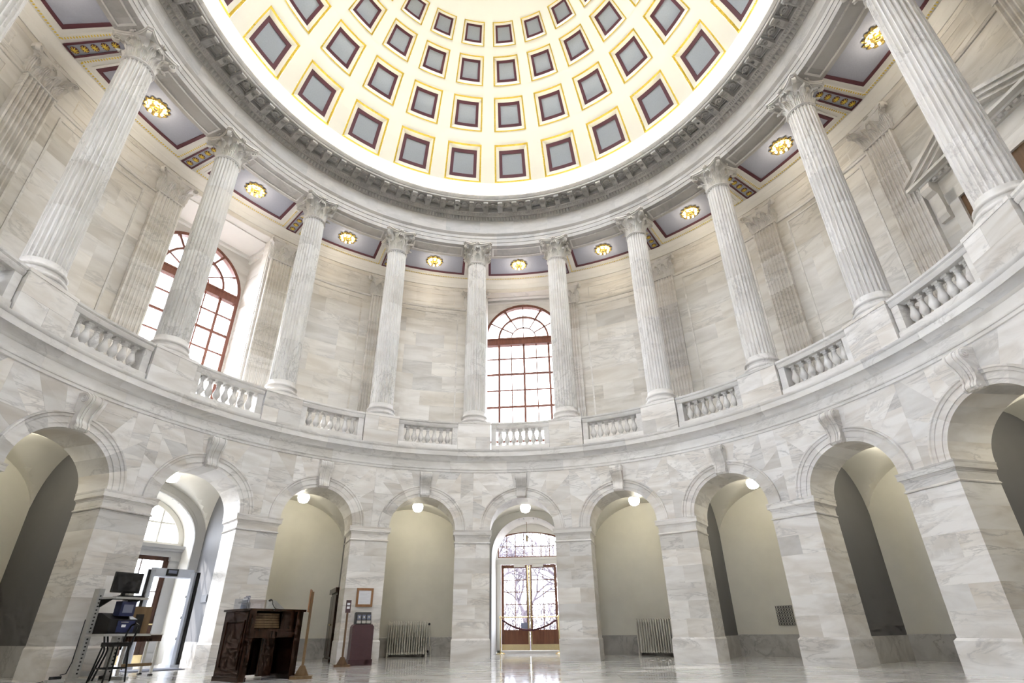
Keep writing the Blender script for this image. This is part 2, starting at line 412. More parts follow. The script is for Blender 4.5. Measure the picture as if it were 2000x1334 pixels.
# scrolled keystone
def keystone():
    b = B(); out = []
    for i in range(21):                       # front outline from the big upper scroll down to the small lower one
        a = radians(115 - 235 * i / 20); out.append((-.155 - .115 * cos(a), 4.52 + .115 * sin(a)))
    side = [(.03, 4.64), (-.10, 4.645), (-.20, 4.635), (-.262, 4.585), (-.275, 4.51), (-.245, 4.44), (-.19, 4.37), (-.15, 4.28), (-.128, 4.18), (-.135, 4.10), (-.165, 4.05), (-.172, 3.995), (-.14, 3.955), (-.09, 3.95), (-.06, 3.975), (.03, 3.975)]
    for x0, x1, e in ((-1, -.72, 0), (-.72, -.5, .02), (-.5, -.2, .006), (-.2, .2, -.012), (.2, .5, .006), (.5, .72, .02), (.72, 1, 0)):
        n = len(side)
        def pt(a, z, x, e=e):
            w = .12 + .04 * (z - 3.95) / .69
            return bend(x * w, a + (e if a < .02 else 0), z)
        b.extrude(side, pt, x0, x1)
    for sx in (-1, 1):                        # spiral reliefs on the cheeks
        for (cy, cz, r, turns) in ((-.165, 4.53, .085, 2.2), (-.118, 4.01, .04, 1.5)):
            pts = []
            for i in range(26):
                t = i / 25; a = 2 * pi * turns * t + 1.2; q = r * (1 - .85 * t)
                pts.append(bend(sx * (.155 if cz > 4.3 else .124), cy + q * cos(a), cz + q * sin(a)))
            b.tube(pts, .014 if cz > 4.3 else .008, 5)
    return b.mesh('keystone', 'stone', 40)
KEY = keystone()
for i, a in enumerate(SEEN_BAYS):
    rz = -radians(a)
    for k, me in enumerate(vous): obj('voussoir', me, arc, rz=rz)
    for me in SETS[i % 3]: obj('spandrel_stone', me, arc, rz=rz)
    obj('keystone', KEY, arc, rz=rz)

# ---- arcade piers: plinth, courses of blocks, necking and impost
def pier_mesh(x0, x1, z0, z1, e=.003): return B().box(x0 + e, x1 - e, -.44, .44, z0 + e, z1 - e)
PZ = [.50 + .38 * i for i in range(7)]
BLK = {}
def block(x0, x1, z0, z1):
    k = (round(x0, 3), round(x1, 3), round(z1 - z0, 3))
    if k not in BLK: BLK[k] = B().box(x0 + .0005, x1 - .0005, -.44, .44, .0004, z1 - z0 - .0004).mesh('block', 'stone')
    return BLK[k]
plinth = B().box(-.485, .485, -.505, .44, 0, .46); plinth.extrude([(-.485, -.505), (.485, -.505), (.485, .44), (-.485, .44)], lambda a, b, c: (a * (1 - .045 * c), b * (1 - .1 * c) if b < 0 else b, .46 + .04 * c), 0, 1)
plinth = plinth.mesh('plinth', 'stone')
def square_rings(prof): # (half width, z) profile wrapped round the rectangular pier
    b = B(); vs = []; k = 4
    for h, z in prof: d = h - .465; vs += [(-h, -.44 - d, z), (h, -.44 - d, z), (h, .44, z), (-h, .44, z)]
    fs = [(i * k + j, i * k + (j + 1) % k, (i + 1) * k + (j + 1) % k, (i + 1) * k + j) for i in range(len(prof) - 1) for j in range(4)]
    return b.add(vs, fs + [(0, 1, 2, 3), tuple(len(vs) - 4 + j for j in range(4))[::-1]])
neck = square_rings([(.46, 2.762), (.485, 2.768), (.492, 2.785), (.475, 2.80), (.466, 2.81)]).mesh('necking', 'stone')
impost = square_rings([(.462, 2.812), (.464, 2.935), (.472, 2.94), (.474, 2.955), (.495, 2.985), (.515, 2.99), (.515, 3.075), (.52, 3.08), (.528, 3.112), (.50, 3.114)]).mesh('impost', 'stone')
PIER_LABEL = {-110: 'marble arcade pier beyond the leftmost visible arch', -90: 'pale marble arcade pier at the left edge of the arcade', -70: 'shaded marble pier behind the monitor rack', -50: 'marble pier striped by sunlight beside the wooden lectern',
              -30: 'marble pier carrying the framed notice', -10: 'marble pier between the cast-iron radiator and the glazed double door', 10: 'marble pier on the other side of the glazed double door',
              30: 'marble pier partly hiding the second radiator', 50: 'bright marble pier beside the patterned wall grille', 70: 'large bright marble pier at the lower right of the arcade', 90: 'marble arcade pier just past the right edge of the arcade', 110: 'marble arcade pier well past the right edge of the arcade'}
for i, a in enumerate(range(-170, 171, 20)):
    p = at_az('pier', PIER_LABEL.get(a, 'marble arcade pier behind the viewpoint'), 'pier', 8.16, a, 0, 'marble piers of the arcade')
    obj('plinth', plinth, p)
    q = random.Random(i * 5 + 3)
    for c in range(6):
        z0, z1 = PZ[c], PZ[c + 1] - (.02 if c == 5 else 0)
        if (c + i) % 2 == 0: spl = q.choice([[], [], [-.1]])
        else: spl = [q.choice([-.12, 0, .1, .0])]
        xs = [-.465] + spl + [.465]
        for x0, x1 in zip(xs, xs[1:]): obj('block', block(x0, x1, z0, z1), p, (0, 0, z0))
    obj('necking', neck, p); obj('impost', impost, p)

# ---- string course and cornice under the gallery, in blocks
def ring_blocks(name, label, prof, step, n, mat, off=0.0, child='cornice_block', azs=None):
    root = struct(name, None, label, 'cornice'); e = .002
    me = B().sweep(prof, -step / 2 + e, step / 2 - e, n).mesh(child, mat, 30)
    k = int(round(360 / step))
    for i in range(k): obj(child, me, root, rz=-radians(off + i * step))
    return root
ring_blocks('trim_1', 'moulded marble string course directly above the arches',
            [(8.1, 4.70), (7.715, 4.70), (7.70, 4.712), (7.70, 4.765), (7.685, 4.775), (7.68, 4.80), (7.705, 4.812), (7.705, 4.985), (7.69, 4.995), (7.67, 5.03), (8.1, 5.03)], 12, 4, 'trim', 3, 'string_course_block')
ring_blocks('trim_2', 'projecting marble cornice carrying the gallery balustrade',
            [(8.3, 5.032), (7.69, 5.032), (7.68, 5.06), (7.655, 5.10), (7.60, 5.145), (7.575, 5.15), (7.575, 5.275), (7.565, 5.285), (7.55, 5.32), (7.55, 5.345), (7.60, 5.36), (8.3, 5.36)], 9, 3, 'trim', 0)
struct('floor_gallery', B().sweep([(7.7, 5.1), (11.4, 5.1), (11.4, 5.358), (7.7, 5.358)], -180, 180, 90).mesh('floor_gallery', 'trim'), 'marble floor of the gallery behind the balustrade', 'floor')

# ---- alcoves behind the arcade: groin vault, curved back wall, partitions, dado
RB, HA = 11.0, 9.25
def vault_mesh():
    b = B()
    def fn(u, v):
        az = radians(-HA + 2 * HA * u); r = 8.603 + (RB - 8.603) * v; s = 2 * u - 1; t = 2 * v - 1
        z = 2.92 + 1.38 * max(sqrt(max(0, 1 - s * s)), sqrt(max(0, 1 - t * t)))
        return (r * sin(az), r * cos(az), z)
    def ease(x): return .5 - .5 * cos(pi * x)
    return b.grid(lambda u, v: fn(ease(u), ease(v)), 32, 24).mesh('vault', 'vault', 25)
VAULT = vault_mesh()
vroot = struct('ceiling_ambulatory', None, 'white plaster groin vaults behind the arches', 'ceiling')
for a in ALL_BAYS: obj('groin_vault', VAULT, vroot, rz=-radians(a))
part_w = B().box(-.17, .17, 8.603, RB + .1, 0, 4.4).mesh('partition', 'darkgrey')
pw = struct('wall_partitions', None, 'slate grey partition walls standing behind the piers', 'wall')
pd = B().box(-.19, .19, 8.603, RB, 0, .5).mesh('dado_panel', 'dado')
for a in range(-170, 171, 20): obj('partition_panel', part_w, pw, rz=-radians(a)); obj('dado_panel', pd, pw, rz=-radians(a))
DOORS = (0, -60)
bw = struct('wall_ambulatory', None, 'cream painted curved wall at the back of the alcoves', 'wall')
cream = B().sweep([(RB, 0), (RB + .15, 0), (RB + .15, 4.4), (RB, 4.4)], -10, 10, 10).mesh('cream_wall_panel', 'cream', 30)
dado = B().sweep([(RB - .025, 0), (RB, 0), (RB, .52), (RB - .012, .52), (RB - .025, .505)], -9.5, 9.5, 10).mesh('dado_panel', 'dado', 30)
OW, OZ = 1.22, 2.85                            # arched openings to the two outer doors
DW = {0: (OW, 1.0), -60: (1.52, .78)}            # half width and rise ratio of each opening
OB, OD = {}, {}
for a, (ow, ez) in DW.items():
    ob = arch_backing(ow, 1.92, OZ, 4.4, 0, .3, RB, 32, ez); od = B()
    for sx in (-1, 1):
        ob.join(B().grid(lambda u, v: bend(sx * (ow + (1.92 - ow) * u), 0, OZ * v, RB), 4, 1)); ob.join(B().grid(lambda u, v: bend(sx * ow, .3 * u, OZ * v, RB), 1, 1))
        od.join(B().grid(lambda u, v: bend(sx * (ow + .02 + (1.8 - ow) * u), -.025, .52 * v, RB), 4, 1))
    OB[a] = ob.mesh('grey_wall_panel', 'grey', 30); OD[a] = od.mesh('dado_panel', 'dado')
for a in ALL_BAYS:
    if a in DOORS: obj('grey_wall_panel', OB[a], bw, rz=-radians(a)); obj('dado_panel', OD[a], bw, rz=-radians(a))
    else: obj('cream_wall_panel', cream, bw, rz=-radians(a)); obj('dado_panel', dado, bw, rz=-radians(a))
# arched architrave and reveal (barrel) of the door openings
def reveal(d0, d1, mat, OW=OW, ez=1.0):
    b = B(); n = 24
    def arcpt(t, q, d): return (q * cos(t), RB + d, OZ + q * ez * sin(t))
    for i in range(n):
        t0, t1 = pi * i / n, pi * (i + 1) / n
        b.add([arcpt(t0, OW, d0), arcpt(t1, OW, d0), arcpt(t1, OW, d1), arcpt(t0, OW, d1)], [(0, 1, 2, 3)])
    for sx in (-1, 1): b.add([(sx * OW, RB + d0, 0), (sx * OW, RB + d1, 0), (sx * OW, RB + d1, OZ), (sx * OW, RB + d0, OZ)], [(0, 1, 2, 3)])
    return b.mesh('reveal', mat, 30)
def arch_band(w, dep, yy, mat, name, R=OW, zs=OZ, foot=0.0, ez=1.0):
    b = B(); n = 24; pr = [(R, 0), (R, -dep), (R + w * .7, -dep), (R + w, -dep * .5), (R + w, 0)]; m = len(pr); path = []
    path.append([(q, yy + d, foot) for q, d in pr])
    for i in range(n + 1):
        t = pi * i / n; path.append([(q * cos(t), yy + d, zs + q * ez * sin(t)) for q, d in pr])
    path.append([(-q, yy + d, foot) for q, d in pr])
    vs = [p for row in path for p in row]
    fs = [(i * m + j, i * m + (j + 1) % m, (i + 1) * m + (j + 1) % m, (i + 1) * m + j) for i in range(len(path) - 1) for j in range(m)]
    return b.add(vs, fs).mesh(name, mat, 30)
rv0 = struct('trim_3', reveal(-.12, 1.25, 'white'), 'white arched reveal of the vestibule to the double door', 'trim')
rv1 = struct('trim_4', reveal(-.12, .62, 'vault', 1.52, .78), 'cream arched reveal round the door with the half-round fanlight', 'trim'); rv1.rotation_euler.z = radians(60)
obj('arch_moulding', arch_band(.13, .05, RB - .06, 'grey', 'arch_moulding', 1.52, OZ, 0.0, .78), rv1)

# ---- gallery wall: backing, stones, recesses of the two windows and of two unseen ones added for light
RG = 10.35; RECESS = {0: 11.1, -60: 12.0, -120: 11.1, 180: 11.1}; HO, HR = 1.38, 1.62; ZC = 13.2
ho = math.degrees(math.asin(HO / RG))
gw = struct('wall_gallery', None, 'curved pale marble wall at the back of the gallery', 'wall')
spans = [(-60 + ho, -ho), (-120 + ho, -60 - ho), (ho, 180 - ho), (-180 + ho, -120 - ho)]
for a0, a1 in spans: obj('wall_core', B().sweep([(RG + .03, 5.3), (RG + .4, 5.3), (RG + .4, ZC), (RG + .03, ZC)], a0, a1, int((a1 - a0) / 2.5)).mesh('wall_core', 'wall'), gw)
for a in RECESS:
    obj('lintel', B().sweep([(RG, 12.78), (RG + .4, 12.78), (RG + .4, ZC), (RG, ZC)], a - ho - .3, a + ho + .3, 8).mesh('lintel', 'wall'), gw)
GZ = [5.36, 6.05, 6.62, 7.18, 7.80, 8.36, 8.98, 9.52, 10.14, 10.70, 11.30, 11.86]
def wall_stone(a0, a1, z0, z1, r=RG, mat='wall', name='wall_stone'):
    e = .002
    return B().sweep([(r, z0 + .0004), (r + .05, z0 + .0004), (r + .05, z1 - .0004), (r, z1 - .0004)], a0 + e, a1 - e, 3).mesh(name, mat)
WS = {}
for a in SEEN_BAYS:
    if a in RECESS: continue
    q = random.Random(a + 500)
    for i in range(len(GZ) - 1):
        cuts = q.choice([[-8.2, -2.2, 3.6, 8.2], [-8.2, -4.4, 1.4, 8.2], [-8.2, -.6, 8.2], [-8.2, 2.6, 8.2]])
        for c0, c1 in zip(cuts, cuts[1:]):
            k = (c0, c1, i)
            if k not in WS: WS[k] = wall_stone(c0, c1, GZ[i], GZ[i + 1])
            obj('wall_stone', WS[k], gw, rz=-radians(a))
# panel mouldings and the frieze course between pilasters
def rect_frame(a0, a1, z0, z1, w, r0, r1, mat, name):
    b = B(); wa = math.degrees(w / r0)
    for (p0, p1, q0, q1, n) in ((a0, a1, z1 - w, z1, 8), (a0, a1, z0, z0 + w, 8), (a0, a0 + wa, z0 + w, z1 - w, 1), (a1 - wa, a1, z0 + w, z1 - w, 1)):
        b.sweep([(r1, q0), (r1, q1), (r0, q1), (r0, q0)], p0, p1, n)
    return b.mesh(name, mat)
pm = rect_frame(-6.4, 6.4, 5.6, 11.72, .05, RG + .01, RG - .022, 'wall', 'panel_moulding')
pm2 = rect_frame(-5.5, 5.5, 12.1, 12.55, .03, RG + .01, RG - .016, 'wall', 'panel_moulding')
frz = wall_stone(-8.2, 8.2, 11.98, 12.74, RG - .004, 'wall', 'frieze_stone')
string = B().sweep([(RG + .02, 11.86), (RG - .03, 11.87), (RG - .045, 11.91), (RG - .02, 11.95), (RG - .006, 11.985), (RG + .02, 11.985)], -8.2, 8.2, 8).mesh('string_moulding', 'wall', 30)
for a in SEEN_BAYS:
    if a in RECESS: continue
    rz = -radians(a)
    if a != 80: obj('panel_moulding', pm, gw, rz=rz)
    obj('panel_moulding', pm2, gw, rz=rz); obj('frieze_stone', frz, gw, rz=rz); obj('string_moulding', string, gw, rz=rz)
band = B().sweep([(RG + .03, 12.745), (RG - .012, 12.745), (RG - .012, 12.90), (RG + .03, 12.93)], -180, 180, 120).mesh('top_band', 'wall', 30)
obj('top_band', band, gw)
for a, D in RECESS.items():
    rc = struct('wall_recess', None, {0: 'bright marble recess round the tall central window', -60: 'bright marble recess round the tall window on the left', -120: 'marble recess round the added unseen window to the rear left', 180: 'marble recess round the added unseen window behind the viewpoint'}[a], 'wall'); rc.rotation_euler.z = -radians(a)
    sw = B()
    for sx in (-1, 1):
        for i, (z0, z1) in enumerate(zip(GZ, GZ[1:] + [12.84])):
            me = B().box(sx * HR - .0, sx * (HR + .1), RG + .3, D + .05, z0 + .004, z1 - .004).mesh('wall_stone', 'wall'); obj('wall_stone', me, rc)
        obj('jamb', B().box(sx * HO, sx * (HR + .12), RG + .02, RG + .34, 5.3, 12.84).mesh('jamb', 'wall'), rc)
    obj('recess_ceiling', B().box(-HR - .1, HR + .1, RG + .28, D + .1, 12.84, 12.95).mesh('recess_ceiling', 'white'), rc)
    mb = B()
    for sx in (-1, 1): mb.box(sx * HR, sx * (HR - .12), RG + .34, D, 12.72, 12.84); mb.box(sx * HR, sx * (HR - .07), RG + .34, D, 12.60, 12.72)
    mb.box(-HR, HR, D - .12, D, 12.74, 12.84); mb.box(-HR, HR, RG + .34, RG + .46, 12.74, 12.84)
    obj('cornice_moulding', mb.mesh('cornice_moulding', 'white'), rc)
    obj('sill_wall', B().box(-HR, HR, D - .03, D + .3, 5.3, 5.5).mesh('sill_wall', 'wall'), rc)
    RWIN, ZW = 1.56, 11.09
    wb = B()
    for i in range(24):
        t0, t1 = pi * i / 24, pi * (i + 1) / 24; h = 12.9 - ZW
        vs = []
        for yy in (D, D + .35):
            for t in (t0, t1):
                for qq in (RWIN, max(RWIN, rect_hit(t, HR, h))): vs.append((qq * cos(t), yy, ZW + qq * sin(t)))
        wb.add(vs, [(0, 1, 3, 2), (0, 2, 6, 4)])
    for sx in (-1, 1): wb.box(sx * RWIN, sx * HR, D, D + .35, 5.3, ZW)
    obj('window_wall', wb.mesh('window_wall', 'wall', 30), rc)

# ---- gallery ceiling, crown moulding
ZC = 13.2
ceil = struct('ceiling_gallery', B().sweep([(8.35, ZC), (RG + .02, ZC), (RG + .02, ZC + .15), (8.35, ZC + .15)], -180, 180, 120).mesh('ceiling_gallery', 'white', 30), 'white plaster gallery ceiling with blue-grey panels and gilt mouldings', 'ceiling')
obj('crown_moulding', B().sweep([(RG + .02, 12.92), (RG - .02, 12.92), (RG - .05, 12.98), (RG - .12, 13.04), (RG - .13, 13.07), (RG - .21, 13.14), (RG - .24, 13.2), (RG + .02, 13.2)], -180, 180, 120).mesh('crown_moulding', 'white', 30), ceil)
HP = 7.2
panel = B().sweep([(8.50, ZC - .006), (9.80, ZC - .006), (9.80, ZC + .01), (8.50, ZC + .01)], -HP, HP, 10).mesh('blue_panel', 'blue')
def polar_frame(a, r0, r1, w, z0, z1, mat, name):
    b = B(); wa = math.degrees(w / ((r0 + r1) / 2))
    b.sweep([(r1 - w, z0), (r1, z0), (r1, z1), (r1 - w, z1)], -a, a, 10); b.sweep([(r0, z0), (r0 + w, z0), (r0 + w, z1), (r0, z1)], -a, a, 10)
    for s_ in (-1, 1): b.sweep([(r0 + w, z0), (r1 - w, z0), (r1 - w, z1), (r0 + w, z1)], s_ * a - (wa if s_ > 0 else 0), s_ * a + (wa if s_ < 0 else 0), 1)
    return b.mesh(name, mat)
pframe = polar_frame(HP, 8.50, 9.80, .085, ZC - .03, ZC, 'maroon', 'maroon_border')
wframe = polar_frame(HP + .35, 8.45, 9.86, .05, ZC - .022, ZC, 'white', 'white_fillet')
def gilt_run():
    b = B()
    for i in range(45):                       # leaf tips along the outer edge and down both ends
        a = radians(-8.25 + 16.5 * i / 44); b.box(10.02 * sin(a) - .014, 10.02 * sin(a) + .014, 10.02 * cos(a) - .022, 10.02 * cos(a) + .022, ZC - .03, ZC)
    for s_ in (-1, 1):
        for i in range(20):
            r = 8.6 + 1.38 * i / 19; a = radians(s_ * 8.35); b.box(r * sin(a) - .02, r * sin(a) + .02, r * cos(a) - .014, r * cos(a) + .014, ZC - .03, ZC)
    return b.mesh('gilt_leaf_moulding', 'gold')
gilt = gilt_run()
gbase = B().sweep([(9.985, ZC - .018), (10.055, ZC - .018), (10.055, ZC), (9.985, ZC)], -8.6, 8.6, 10)
for s_ in (-1, 1): gbase.sweep([(8.5, ZC - .018), (9.99, ZC - .018), (9.99, ZC), (8.5, ZC)], s_ * 8.15, s_ * 8.55, 1)
gbase = gbase.mesh('white_moulding', 'white')
rpan = B().sweep([(8.6, ZC - .008), (10.06, ZC - .008), (10.06, ZC), (8.6, ZC)], -.95, .95, 1).mesh('rosette_panel', 'blue')
rfr = polar_frame(.98, 8.58, 10.08, .04, ZC - .03, ZC, 'maroon', 'maroon_border')
def rosette():
    b = B()
    for k in range(8):
        a = 2 * pi * k / 8; b.add([(.018 * cos(a + .5), .018 * sin(a + .5), -.02), (.07 * cos(a + .18), .07 * sin(a + .18), -.012), (.09 * cos(a), .09 * sin(a), -.004), (.07 * cos(a - .18), .07 * sin(a - .18), -.012), (.018 * cos(a - .5), .018 * sin(a - .5), -.02), (.05 * cos(a), .05 * sin(a), -.03)], [(0, 1, 5), (1, 2, 5), (2, 3, 5), (3, 4, 5), (4, 0, 5)])
    b.lathe([(0, -.035), (.02, -.03), (.026, -.01)], 8)
    return b.mesh('rosette', 'gold')
ROS = rosette()
rdisc = B().lathe([(0, -.006), (.085, -.006), (.092, 0)], 16).mesh('rosette_ground', 'maroon')
for a in SEEN_BAYS:
    rz = -radians(a)
    obj('white_fillet', wframe, ceil, rz=rz); obj('gilt_leaf_moulding', gilt, ceil, rz=rz); obj('white_moulding', gbase, ceil, rz=rz)
    pn = obj('blue_panel', panel, ceil, rz=rz); obj('maroon_border', pframe, pn)
for a in COLS:
    rz = -radians(a); pn = obj('rosette_panel', rpan, ceil, rz=rz); obj('maroon_border', rfr, pn)
    for k in range(5):
        g = obj('rosette', ROS, pn, (0, 8.88 + .262 * k, ZC - .012)); obj('rosette_ground', rdisc, pn, (0, 8.88 + .262 * k, ZC - .008))

# ---- entablature over the columns
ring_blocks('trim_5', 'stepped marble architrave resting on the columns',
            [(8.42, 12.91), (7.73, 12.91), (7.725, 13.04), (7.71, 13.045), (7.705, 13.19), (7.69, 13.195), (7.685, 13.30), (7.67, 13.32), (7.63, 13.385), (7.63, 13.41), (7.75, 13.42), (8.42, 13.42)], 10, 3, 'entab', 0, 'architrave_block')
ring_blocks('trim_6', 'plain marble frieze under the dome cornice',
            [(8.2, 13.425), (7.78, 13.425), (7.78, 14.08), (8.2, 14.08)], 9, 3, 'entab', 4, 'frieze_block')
cor = struct('trim_7', None, 'carved marble cornice ring at the foot of the dome', 'cornice')
cme = B().sweep([(8.0, 14.08), (7.76, 14.08), (7.755, 14.10), (7.70, 14.20), (7.66, 14.21), (7.66, 14.225), (7.60, 14.31), (7.57, 14.325), (7.57, 14.47), (7.17, 14.47), (7.165, 14.435), (7.13, 14.435), (7.12, 14.45), (7.12, 14.50), (7.10, 14.51), (7.07, 14.565), (7.055, 14.60), (7.055, 14.625), (7.11, 14.63), (7.13, 14.49), (8.0, 14.485)], -4, 4, 3).mesh('cornice_block', 'cornice', 30)
for i in range(45): obj('cornice_block', cme, cor, rz=-radians(8 * i + 2))
def modillion():
    b = B(); side = [(7.56, 14.285), (7.48, 14.28), (7.42, 14.30), (7.34, 14.34), (7.27, 14.345), (7.20, 14.325), (7.155, 14.345), (7.15, 14.395), (7.17, 14.432), (7.56, 14.432)]
    for x0, x1, e in ((-.085, -.05, 0), (-.05, .05, .012), (.05, .085, 0)): b.extrude(side, lambda a, z, x, e=e: (x, a, z + e if z < 14.43 else z), x0, x1)
    b.box(-.1, .1, 7.15, 7.56, 14.425, 14.437)
    for k in range(5):
        a = radians(-60 + 30 * k); b.bar((0, 7.30, 14.335), (.055 * sin(a), 7.30 + .09 * cos(a), 14.335), .022, .02)
    return b.mesh('modillion', 'cornice')
MOD = modillion()
def soffit_rosette():
    b = B(); b.box(-.15, .15, 7.17, 7.55, 14.462, 14.468)
    for x0, x1, y0, y1 in ((-.15, -.13, 7.17, 7.53), (.13, .15, 7.17, 7.53), (-.13, .13, 7.17, 7.19), (-.13, .13, 7.51, 7.53)): b.box(x0, x1, y0, y1, 14.42, 14.465)
    b.lathe([(0, 14.40), (.03, 14.405), (.04, 14.425), (.06, 14.41), (.10, 14.425), (.115, 14.465)], 12, (0, 7.35))
    return b.mesh('soffit_rosette', 'cornice')
SOF = soffit_rosette()
for i in range(90):
    a = i * 4 - 180
    if -140 < a < 140:
        obj('modillion', MOD, cor, rz=-radians(a)); obj('soffit_rosette', SOF, cor, rz=-radians(a + 2))
eg = B(); lf = B(); n = 450
for i in range(n):
    a = radians(360 * i / n); c, s_ = cos(a), sin(a)
    def P(x, r, z): return (r * s_ + x * c, r * c - x * s_, z)
    vs = [P(x, r, z) for x, r, z in ((-.028, 7.76, 14.09), (.028, 7.76, 14.09), (.032, 7.70, 14.205), (-.032, 7.70, 14.205), (0, 7.62, 14.14))]
    eg.add(vs, [(0, 1, 4), (1, 2, 4), (2, 3, 4), (3, 0, 4)])
    for k in (-1, 1):
        x = .025 * k; lf.add([P(x - .02, 7.665, 14.228), (P(x + .02, 7.665, 14.228)), P(x + .02, 7.60, 14.312), P(x - .02, 7.60, 14.312), P(x, 7.60, 14.26)], [(0, 1, 4), (1, 2, 4), (2, 3, 4), (3, 0, 4)])
o = obj('egg_moulding', eg.mesh('egg_moulding', 'cornice'), cor); o['kind'] = 'stuff'
o = obj('leaf_moulding', lf.mesh('leaf_moulding', 'cornice'), cor); o['kind'] = 'stuff'
sofp = B()
for (p0, p1, q0, q1) in ((-6.2, 6.2, 7.86, 7.9), (-6.2, 6.2, 8.26, 8.3), (-6.2, -5.9, 7.9, 8.26), (5.9, 6.2, 7.9, 8.26)): sofp.sweep([(q0, 12.885), (q1, 12.885), (q1, 12.912), (q0, 12.912)], p0, p1, 6)
sofp = sofp.mesh('soffit_panel', 'trim')
tr5 = bpy.data.objects['trim_5']
for a in SEEN_BAYS: obj('soffit_panel', sofp, tr5, rz=-radians(a))

# ---- coffered dome
DR, DZ = 7.6, 12.0
ROWS = ((24.1, 34.25), (37.4, 45.85), (48.35, 55.2), (57.2, 62.45)); HC = 5.5
def dsp(az, el, dr=0.0): a, e = radians(az), radians(el); return ((DR + dr) * cos(e) * sin(a), (DR + dr) * cos(e) * cos(a), DZ + (DR + dr) * sin(e))
db = B(); els = sorted({e for r in ROWS for e in r} | {65.5, 68}); steps = [-7.5, -HC, -2.75, 0, 2.75, HC, 7.5]
base = [(7.36, 14.42), (7.22, 14.70), (7.05, 14.97)]
for k in range(24):
    c = 15 * k
    def low(i, a): r, z = base[i]; return polar(r, c + a, z)
    for a0, a1 in zip(steps, steps[1:]):
        for i in range(2): db.add([low(i, a0), low(i, a1), low(i + 1, a1), low(i + 1, a0)], [(0, 1, 2, 3)])
        db.add([low(2, a0), low(2, a1), dsp(c + a1, els[0]), dsp(c + a0, els[0])], [(0, 1, 2, 3)])
        for e0, e1 in zip(els, els[1:]):
            if abs(a0 + a1) < 2 * HC and (e0, e1) in ROWS: continue
            m = 3 if e1 - e0 > 4 else 1
            for j in range(m):
                f0, f1 = e0 + (e1 - e0) * j / m, e0 + (e1 - e0) * (j + 1) / m
                db.add([dsp(c + a0, f0), dsp(c + a1, f0), dsp(c + a1, f1), dsp(c + a0, f1)], [(0, 1, 2, 3)])
dome = struct('ceiling_dome', db.mesh('dome_shell', 'dome', 40), 'cream coffered dome with gilt-edged square coffers', 'ceiling')
def loop(hw, e0, e1, dr, n=4):
    p = [(-hw + 2 * hw * i / n, e0) for i in range(n)] + [(hw, e0 + (e1 - e0) * i / n) for i in range(n)] + [(hw - 2 * hw * i / n, e1) for i in range(n)] + [(-hw, e1 - (e1 - e0) * i / n) for i in range(n)]
    return [dsp(a, e, dr) for a, e in p]
def strip(b, *loops):
    n = len(loops[0]); vs = [p for l in loops for p in l]
    b.add(vs, [(i * n + j, i * n + (j + 1) % n, (i + 1) * n + (j + 1) % n, (i + 1) * n + j) for i in range(len(loops) - 1) for j in range(n)]); return b
COF = []
for ri, (e0, e1) in enumerate(ROWS):
    s_ = (e1 - e0) / 10.15; w = 1.0
    rec = strip(B(), loop(HC, e0, e1, 0), loop(HC - .15, e0 + .15 * s_, e1 - .15 * s_, .0), loop(HC - .7, e0 + .62 * s_, e1 - .62 * s_, .02), loop(4.0, e0 + 1.45 * s_, e1 - 1.45 * s_, .06), loop(4.0, e0 + 1.45 * s_, e1 - 1.45 * s_, .08)).mesh('recess', 'dome')
    mar = strip(B(), loop(4.0, e0 + 1.45 * s_, e1 - 1.45 * s_, .065), loop(3.05, e0 + 2.35 * s_, e1 - 2.35 * s_, .065), loop(3.05, e0 + 2.35 * s_, e1 - 2.35 * s_, .10)).mesh('maroon_border', 'maroon')
    l1 = loop(3.05, e0 + 2.35 * s_, e1 - 2.35 * s_, .09); pan = B().add(l1, [tuple(range(len(l1)))]).mesh('grey_panel', 'coffer')
    gb = B(); n = 26
    L0 = loop(HC - .08, e0 + .08 * s_, e1 - .08 * s_, -.012, n); L1 = loop(HC - .62, e0 + .55 * s_, e1 - .55 * s_, .02, n); Lm = loop(HC - .35, e0 + .31 * s_, e1 - .31 * s_, -.03, n)
    for j in range(4 * n):                    # scalloped gilt leaves
        k = (j + 1) % (4 * n)
        gb.add([L0[j], L0[k], L1[k], L1[j], tuple((Vector(Lm[j]) + Vector(Lm[k])) / 2)], [(0, 1, 4), (1, 2, 4), (2, 3, 4), (3, 0, 4)])
    gld = gb.mesh('gilt_moulding', 'gold'); COF.append((rec, mar, pan, gld))
for ri in range(4):
    rec, mar, pan, gld = COF[ri]
    for k in range(24):
        a = 15 * k - 180
        if abs(a) > 130: continue
        c = obj('coffer', rec, dome, rz=-radians(a)); obj('maroon_border', mar, c); obj('grey_panel', pan, c); obj('gilt_moulding', gld, c)
rear = B()
for (e0, e1) in ROWS:
    for k in range(24):
        a = 15 * k - 180
        if abs(a) <= 130: continue
        rear.grid(lambda u, v: dsp(a + HC * (2 * u - 1), e0 + (e1 - e0) * v), 3, 2)
obj('rear_shell', rear.mesh('rear_shell', 'dome'), dome)
# unseen glazed eye added to the dome to let in daylight
eye = struct('added_skylight', None, 'unseen round skylight added at the top of the dome for daylight', 'window')
zr = DZ + DR * sin(radians(68)); rr = DR * cos(radians(68))
obj('added_skylight_ring', B().lathe([(rr + .02, zr - .03), (rr - .12, zr + .02), (rr - .12, zr + .3), (rr + .02, zr + .3), (rr + .02, zr - .03)], 48).mesh('added_skylight_ring', 'dome', 30), eye)
obj('added_skylight_pane', B().lathe([(0, zr + .28), (rr - .1, zr + .28)], 48).mesh('added_skylight_pane', 'frosted'), eye)
bars = B()
for k in range(8): a = pi * k / 8; bars.bar((-rr * cos(a), -rr * sin(a), zr + .26), (rr * cos(a), rr * sin(a), zr + .26), .04)
obj('glazing_bars', bars.mesh('glazing_bars', 'dome'), eye)

